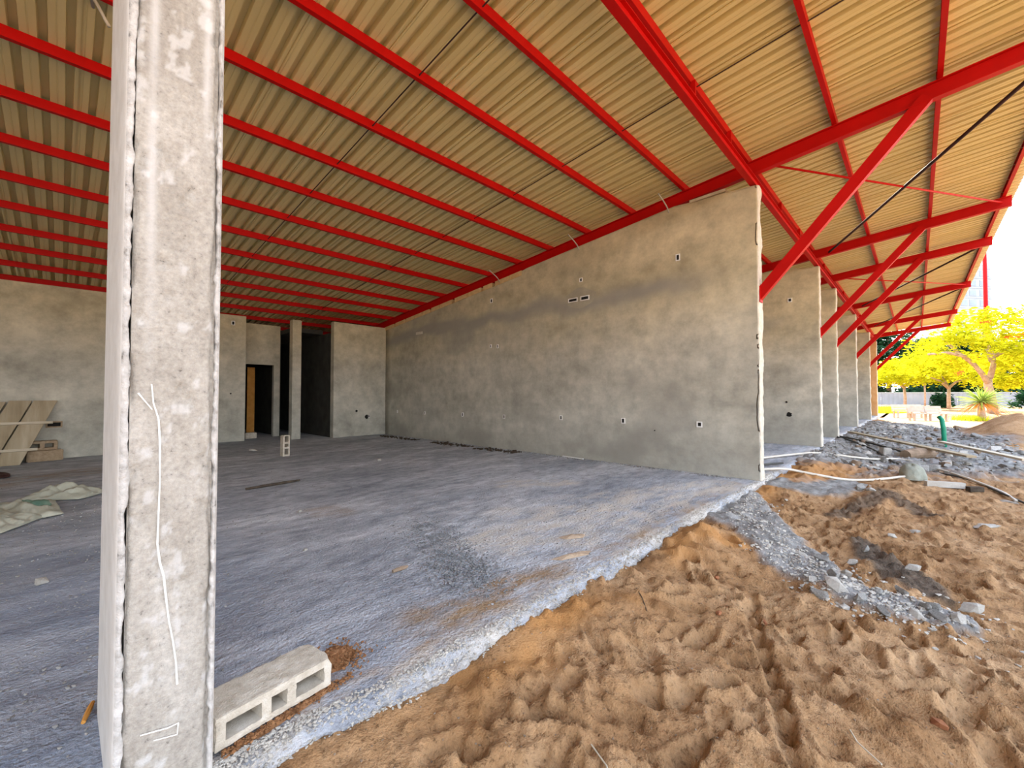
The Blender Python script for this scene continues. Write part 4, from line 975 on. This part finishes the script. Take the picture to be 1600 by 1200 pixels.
# canvas bag: slumped dome with gathered neck
nu, nv = 40, 22; Ug, Vg = np.meshgrid(np.linspace(0, 2 * math.pi, nu), np.linspace(0, 1, nv))
rad = .19 * np.sqrt(np.clip(1 - Vg ** 2.2, 0, 1)) * (1 + .10 * np.sin(3 * Ug + 1) + .05 * np.sin(7 * Ug) * (1 - Vg)) ; fold_ = 1 + .06 * fbm(Ug * 2, Vg * 4, 7, 3) * np.sin(Ug / 2) 
me = grid_mesh('canvas_bag', rad * fold_ * np.cos(Ug) * 1.05, rad * fold_ * np.sin(Ug) * .9, .25 * Vg * (1 + .08 * np.sin(2 * Ug)) - .02)
o = link('canvas_bag', me, M['bag'], smooth=True); o.location = (10.05, .08, gz(10.0, .08) - .02); o.rotation_euler = (0, 0, .6); tag(o, 'bulging grey-green canvas bag on the soil beside the white post', 'bag')
b = MB(); b.tube([(0, 0, -.2), (0, 0, .25), (-.01, .01, .5), (.02, .03, .75), (.10, .05, .82)], .055, 10); o = b.build('drain_pipe', M['green_pipe'], smooth=True); o.location = (16.8, -.53, gz(16.8, -.53)); o.rotation_euler = (0, 0, .4); tag(o, 'green plastic pipe standing up out of the rubble', 'pipe')
b = MB(); b.tube([(-.45, 0, .0), (-.2, .01, .02), (.1, 0, .02), (.35, 0, .0)], [.10, .12, .12, .11], 14); o = b.build('log', M['stone_brown'], smooth=False); o.location = (12.9, .02, gz(12.8, 0) + .08); o.rotation_euler = (0, 0, 2.6); tag(o, 'short brown log among the rubble facing the camera end-on', 'log')
place_block(solid_block('concrete_block', .20, .16, .17, M['stone_pale'], 12), (13.1, .55, gz(13.1, .55)), (.1, .05, .5), 'white cube-like block among the rubble before the plank', 'concrete_block')
place_block(solid_block('concrete_block', .30, .2, .09, M['stone_pale'], 15), (12.95, .22, gz(12.95, .22)), (.1, .1, .9), 'flat pale slab chunk right of the white cube-like block', 'concrete_block')
# rubbish on the slab behind the long wall
place_block(rock_mesh('rubble_chunk', 77, .5, 2, M['stone_brown']), (8.6, 2.15, .06), (.1, 0, .6), 'brown rubble lump on the slab behind the long wall', 'rubble_lump', .16)
# twigs and straws on the sand
for k, (pts, lb) in enumerate([([(1.35, .78), (1.42, .86), (1.47, .96)], 'bent straw stem in the near sand'), ([(1.28, .76), (1.36, .74), (1.44, .73)], 'short straw across the bent stem in the near sand'), ([(2.55, 1.25), (2.66, 1.34), (2.70, 1.40)], 'dark twig in sand below the slab edge'), ([(2.2, .12), (2.28, .2), (2.35, .23)], 'pale straw in the furrow of the sand')]):
    q = [(x, y, gz(x, y) + .008) for x, y in pts]; b = MB(); b.tube(q, .003, 5); tag(b.build('straw', M['wood_pale'] if k != 2 else M['dirt_dark']), lb, 'straw')

# ------------------------------------------------------------------ far yard: bench, trees, fence, tower
def local_frame(o, loc):
    o.location = loc; o.rotation_euler = (0, 0, YAW - math.pi / 2)      # local x to the right as seen from the slab
def bench(loc, rz, lab):
    t = empty('bench', loc, rz)
    for x in (-.85, 0, .85):
        b = MB(); b.box(x - .035, x + .035, -.22, -.12, 0, .40); b.box(x - .035, x + .035, .12, .20, 0, .40); b.build('leg', M['bench'], t)
        b = MB(); b.prism([(-.05, 0), (.05, 0), (.05, .06), (-.05, .06)], (x, .20, .40), (x, .30, .85), (1, 0, 0), (0, 1, 0)); b.build('back_post', M['bench'], t)
    for k in range(3):
        b = MB(); b.box(-.95, .95, -.26 + k * .165, -.115 + k * .165, .40, .45); b.build('seat_slat', M['bench'], t)
    for k in range(2):
        for s in (-1, 1):
            b = MB(); x0, x1 = (-.93, -.03) if s < 0 else (.03, .93)
            b.prism([(0, 0), (x1 - x0, 0), (x1 - x0, .04), (0, .04)], (x0, .20 + k * .05, .50 + k * .19), (x0, .24 + k * .05, .66 + k * .19), (1, 0, 0), (0, 1, 0)); b.build('back_slat', M['bench'], t)
    return tag(t, lab, 'bench', 'yard benches')
bench((34.4, -.45, -.30), YAW + math.pi / 2 - .08 + math.pi / 2 - math.pi / 2 + math.pi, 'pale bench nearest the end of the building')
bench((38.2, .35, -.30), YAW + math.pi / 2 - .08 + math.pi, 'pale bench just behind the nearest bench')
def foliage(b, clumps, per, size, rr, flat=.45):
    for (cx, cy, cz, r) in clumps:
        for k in range(per):
            a = rr.uniform(0, 6.283); q = r * math.sqrt(rr.random()); zz = rr.gauss(0, flat * r * .55)
            x, y, z = cx + q * math.cos(a), cy + q * math.sin(a), cz + zz - .25 * r * (q / r) ** 2
            s = size * rr.uniform(.6, 1.3); u = Vector((rr.gauss(0, 1), rr.gauss(0, 1), rr.gauss(0, .35))).normalized(); v = u.orthogonal().normalized()
            v = (v + Vector((rr.gauss(0, .4), rr.gauss(0, .4), rr.gauss(0, .3)))).normalized(); p = Vector((x, y, z)); n_ = u.cross(v) * s * .12
            b.add([p - u * s, p - v * s * .42 + n_, p + u * s, p + v * s * .42 + n_], [(0, 1, 2), (0, 2, 3)])
def tree(name, loc, limbs, clumps, per, size, mt, lab, seed, group=None, flowers=0):
    t = empty(name, loc); t.rotation_euler = (0, 0, YAW - math.pi / 2); rr = random.Random(seed)
    for i, (pts, r0, r1) in enumerate(limbs):
        b = MB(); n_ = len(pts); b.tube(pts, [r0 + (r1 - r0) * k / (n_ - 1) for k in range(n_)], 9); b.build('trunk' if i == 0 else 'branch', M['bark'], t, smooth=True)
    b = MB(); foliage(b, clumps, per, size, rr); o = b.build('foliage', mt, t); o['kind'] = 'stuff'
    if flowers:
        b = MB(); cl = [(*rr.choice(clumps)[:3], .5) for _ in range(flowers)]; foliage(b, [(c[0], c[1] - 1.2, c[2] - .2, .35) for c in cl], 22, .16, rr); o = b.build('flowers', M['flower'], t); o['kind'] = 'stuff'
    return tag(t, lab, 'tree', group)
rr = random.Random(21)
def crown(n_, rx, ry, z0, z1, r0, r1, cx=0, cy=0):
    out = []
    for k in range(n_):
        t = rr.random(); z = z0 + (z1 - z0) * t; q = math.sqrt(max(0, 1 - (2 * t - .75) ** 2 * .55)); a = rr.uniform(0, 6.283); d = math.sqrt(rr.random())
        out.append((cx + rx * q * d * math.cos(a), cy + ry * q * d * math.sin(a), z, rr.uniform(r0, r1)))
    return out
tree('flame_tree', (50.5, -4.35, -.30),
     [([(.0, 0, -.1), (-.1, 0, 1.0), (-.35, 0, 2.3), (-.2, .1, 2.9)], .33, .21), ([(-.3, 0, 2.3), (-1.0, -.2, 3.1), (-1.7, -.3, 3.8), (-2.7, -.5, 4.5), (-4.2, -.7, 4.75), (-5.9, -.9, 4.6)], .20, .08),
      ([(-.2, 0, 2.8), (.0, -.1, 3.8), (.0, -.1, 4.6), (-.3, 0, 5.4), (-.6, .1, 6.4)], .20, .06), ([(0, -.1, 4.5), (1.2, -.4, 5.2), (2.6, -.8, 5.6), (4.6, -1.2, 5.9)], .15, .06), ([(0, 0, 4.2), (.8, 1, 5.2), (1.5, 2, 6.4)], .2, .08), ([(-1.8, -.3, 3.9), (-2.4, .4, 5.0), (-3.2, .8, 6.2)], .16, .06)],
     crown(54, 4.6, 4.2, 3.7, 8.5, .8, 1.5, .4) + [(x, y, z, r) for x, y, z, r in [(-4.2, 0, 5.6, 1.2), (-5.6, -.5, 4.6, 1.2), (3.2, -1.5, 3.4, 1.6), (5.0, -1.2, 3.9, 1.6), (2.2, -.5, 2.8, 1.1), (4.4, -1.8, 2.9, 1.2), (-2.2, -1, 6.6, 1.1), (-6.4, 0, 3.8, 1.0)]], 135, .20, M['leaf_yellow'], 'large yellow-green flame tree with forking pale trunk behind the yucca', 5, None, 5)
tree('flame_tree', (63, .95, -.30), [([(0, 0, -.1), (.05, 0, 1.2), (-.05, 0, 2.3)], .15, .11), ([(-.05, 0, 2.2), (-.9, 0, 3.1), (-1.7, 0, 3.7)], .12, .05), ([(-.05, 0, 2.3), (.8, .1, 3.2), (1.9, .1, 3.9)], .12, .05), ([(0, 0, 2.2), (.1, .8, 3.4), (.2, 1.2, 4.2)], .12, .05)], crown(30, 3.6, 2.8, 3.0, 5.2, .6, 1.2), 120, .20, M['leaf_yellow'], 'small flat-topped yellow-green tree nearest the ochre wall end', 6, 'small yard trees')
tree('flame_tree', (62, -2.35, -.30), [([(0, 0, -.1), (.0, 0, 1.1), (.05, 0, 2.2)], .17, .13), ([(.05, 0, 2.1), (-.9, 0, 2.9), (-2.2, 0, 3.4)], .14, .05), ([(.05, 0, 2.2), (.9, .1, 2.8), (2.2, .1, 3.2)], .14, .05), ([(0, 0, 2.2), (.3, .8, 3.2), (.4, 1.2, 4.2)], .12, .05)], crown(28, 3.6, 2.6, 2.7, 5.4, .6, 1.2), 120, .20, M['leaf_yellow'], 'small yellow-green tree between the benches and the yucca', 8, 'small yard trees', 5)
tree('flame_tree', (72, -.7, -.30), [([(0, 0, -.1), (.05, 0, 1.6), (.0, 0, 3.0)], .10, .08), ([(0, 0, 2.8), (-.9, 0, 3.8)], .1, .05), ([(0, 0, 2.8), (.9, .1, 3.8)], .1, .05)], crown(30, 3.4, 2.6, 3.4, 6.2, .7, 1.3), 170, .22, M['leaf_yellow'], 'thin-trunked yellow-green tree behind the benches', 9, 'small yard trees')
tree('flame_tree', (58, -7.2, -.30), [([(0, 0, -.1), (.05, 0, 1.6), (.2, 0, 3.0)], .2, .14), ([(0.2, 0, 2.8), (-.9, 0, 3.8)], .1, .05), ([(.2, 0, 2.8), (1.2, .1, 3.8)], .1, .05)], crown(30, 3.6, 2.6, 2.4, 5.6, .7, 1.3), 180, .20, M['leaf_yellow'], 'yellow-green tree at the far right edge', 10, 'small yard trees')
for k, (x, y, hgt) in enumerate([(96, 8.5, 12), (99, 3.5, 14), (95, -1.5, 10), (97, -6.5, 10), (94, -11, 9)]):
    tree('evergreen_tree', (x, y, -.30), [([(0, 0, -.1), (.1, 0, hgt * .5), (0, 0, hgt * .8)], .35, .12)], crown(40, 3.6, 3, 1.6, hgt, 1.0, 1.8), 150, .38, M['leaf_dark'], 'dark evergreen tree behind the fence, ' + ORD[k] + ' from the building', 30 + k, 'dark trees behind the fence')
# yucca
Yk = empty('yucca', (37.2, -2.75, -.30)); rr = random.Random(4)
b = MB(); b.tube([(0, 0, -.1), (.03, 0, .5), (.0, .02, 1.1)], [.20, .17, .13], 9); b.build('trunk', M['bark'], Yk, smooth=True)
for k in range(150):
    a = rr.uniform(0, 6.283); el = math.asin(rr.uniform(-.55, 1.0)); L = rr.uniform(.9, 1.35)
    d = Vector((math.cos(a) * math.cos(el), math.sin(a) * math.cos(el), math.sin(el))); s = d.cross(Vector((0, 0, 1))).normalized() if abs(d.z) < .98 else Vector((1, 0, 0)); u = s.cross(d)
    p = Vector((0, 0, 1.1)); b = MB(); wd_ = .035; pts = []
    for t in (0, .35, .7, 1.0):
        c = p + d * L * t - Vector((0, 0, .22 * L * t * t)); ww = wd_ * (1 - t ** 3) + .002
        pts += [c - s * ww + u * .008, c - u * .008, c + s * ww + u * .008]
    b.add(pts, [f for i in range(3) for f in ((3 * i, 3 * i + 1, 3 * i + 4, 3 * i + 3), (3 * i + 1, 3 * i + 2, 3 * i + 5, 3 * i + 4))]); b.build('leaf', M['leaf_yucca'] if d.z > -.2 else M['orange_wood'], Yk)
tag(Yk, 'spiky yucca plant standing before the large flame tree', 'yucca')
b = MB()
for k in range(900):
    x, y = 37 + rr.gauss(0, .5), -2.3 + rr.gauss(0, .35); h_ = rr.uniform(.1, .35); a = rr.uniform(0, 6)
    b.add([(x, y, -.3), (x + .04 * math.cos(a), y + .04 * math.sin(a), -.3), (x + rr.gauss(0, .08), y + rr.gauss(0, .08), -.3 + h_)], [(0, 1, 2)])
tag(b.build('grass_tuft', M['grass']), 'yellow-green grass tuft at the foot of the yucca', 'grass', kind='stuff')
b = MB()
for k in range(5000):
    a = rr.uniform(0, 6.283); q = math.sqrt(rr.random()); x, y = 52 + 7 * q * math.cos(a), 2.2 + 1.9 * q * math.sin(a); h_ = rr.uniform(.1, .38); a = rr.uniform(0, 6)
    b.add([(x, y, -.31), (x + .10 * math.cos(a), y + .10 * math.sin(a), -.31), (x + rr.gauss(0, .1), y + rr.gauss(0, .1), -.3 + h_)], [(0, 1, 2)])
tag(b.build('lawn', M['grass']), 'bright strip of lawn behind the bench beside the end wall', 'grass', kind='stuff')
# shrubs at the fence
for k, (x, y, lb) in enumerate([(68, -2.0, 'dark shrub before the fence left of the small tree'), (70, -8.6, 'dark bushy shrub before the fence at the right edge')]):
    b = MB(); foliage(b, [(rr.gauss(0, .5), rr.gauss(0, .5), rr.uniform(.3, 1.4), .6) for _ in range(9)], 140, .18, rr, .8); o = b.build('foliage', M['leaf_dark']); t = empty('shrub', (x, y, -.3)); o.parent = t; o['kind'] = 'stuff'
    b = MB(); b.tube([(0, 0, 0), (.05, 0, .9)], .05, 7); b.build('stem', M['bark'], t); tag(t, lb, 'shrub')
# fence
Fc = empty('boundary_fence', (78, -2, -.3))
y = -16.0; k = 0
while y < 16:
    b = MB(); n_ = 20; vs = []; fs = []
    for i in range(n_ + 1):
        yy_ = y + 2.38 * i / n_; xx = .025 * math.sin(i * math.pi / 2)
        for z in (.05, 1.72):
            vs += [(xx, yy_ + 2, z), (xx + .006, yy_ + 2, z)]
    for i in range(n_):
        a = 4 * i; fs += [(a, a + 4, a + 6, a + 2), (a + 1, a + 3, a + 7, a + 5)]
    b.add(vs, fs); b.build('fence_panel', M['fence'], Fc)
    b = MB(); b.box(-.05, .05, y + 2 - .07, y + 2 - .01, 0, 1.8); b.build('post', M['fence'], Fc)
    y += 2.45
b = MB(); b.box(-.04, -.0, -14, 18, 1.70, 1.77); b.build('top_rail', M['white'], Fc)
tag(Fc, 'long pale blue-grey sheet fence closing the yard behind the trees', 'fence')
# tower block far away
T = empty('tower_block', (206, -14.0, -.3)); T.rotation_euler = (0, 0, YAW - math.pi / 2 + .15)
b = MB(); b.box(-9, 7.4, 0, 12, 0, 43); b.build('body', M['bld'], T)
b = MB(); b.box(-9.3, 7.7, -.3, 12.3, 43, 44.2); b.build('parapet', M['bld'], T)
for f_ in range(5, 13):
    z = f_ * 3.3 + .9
    for x0, x1 in ((-8.3, -5.6), (-4.9, -2.3), (-1.6, 1.2), (2.6, 6.4)):
        b = MB(); b.box(x0, x1, -.12, .02, z, z + 1.9); fr_ = b.build('window', M['bld'], T)
        b = MB(); b.box(x0 + .15, x1 - .15, -.16, -.10, z + .15, z + 1.75); b.build('pane', M['glass'], fr_)
    b = MB(); b.box(-9.2, 7.6, -.5, 0, z - .75, z - .45); b.build('floor_band', M['bld'], T)
tag(T, 'pale glazed tower block far behind the trees', 'building')
b = MB(); b.tube([(0, 0, 0), (0, 0, 12), (0, 0, 25.5)], [.26, .25, .24], 10); o = b.build('mast', M['red'], smooth=True); o.location = (96.7, -7.85, -.3); tag(o, 'red steel mast rising behind the flame tree', 'mast')
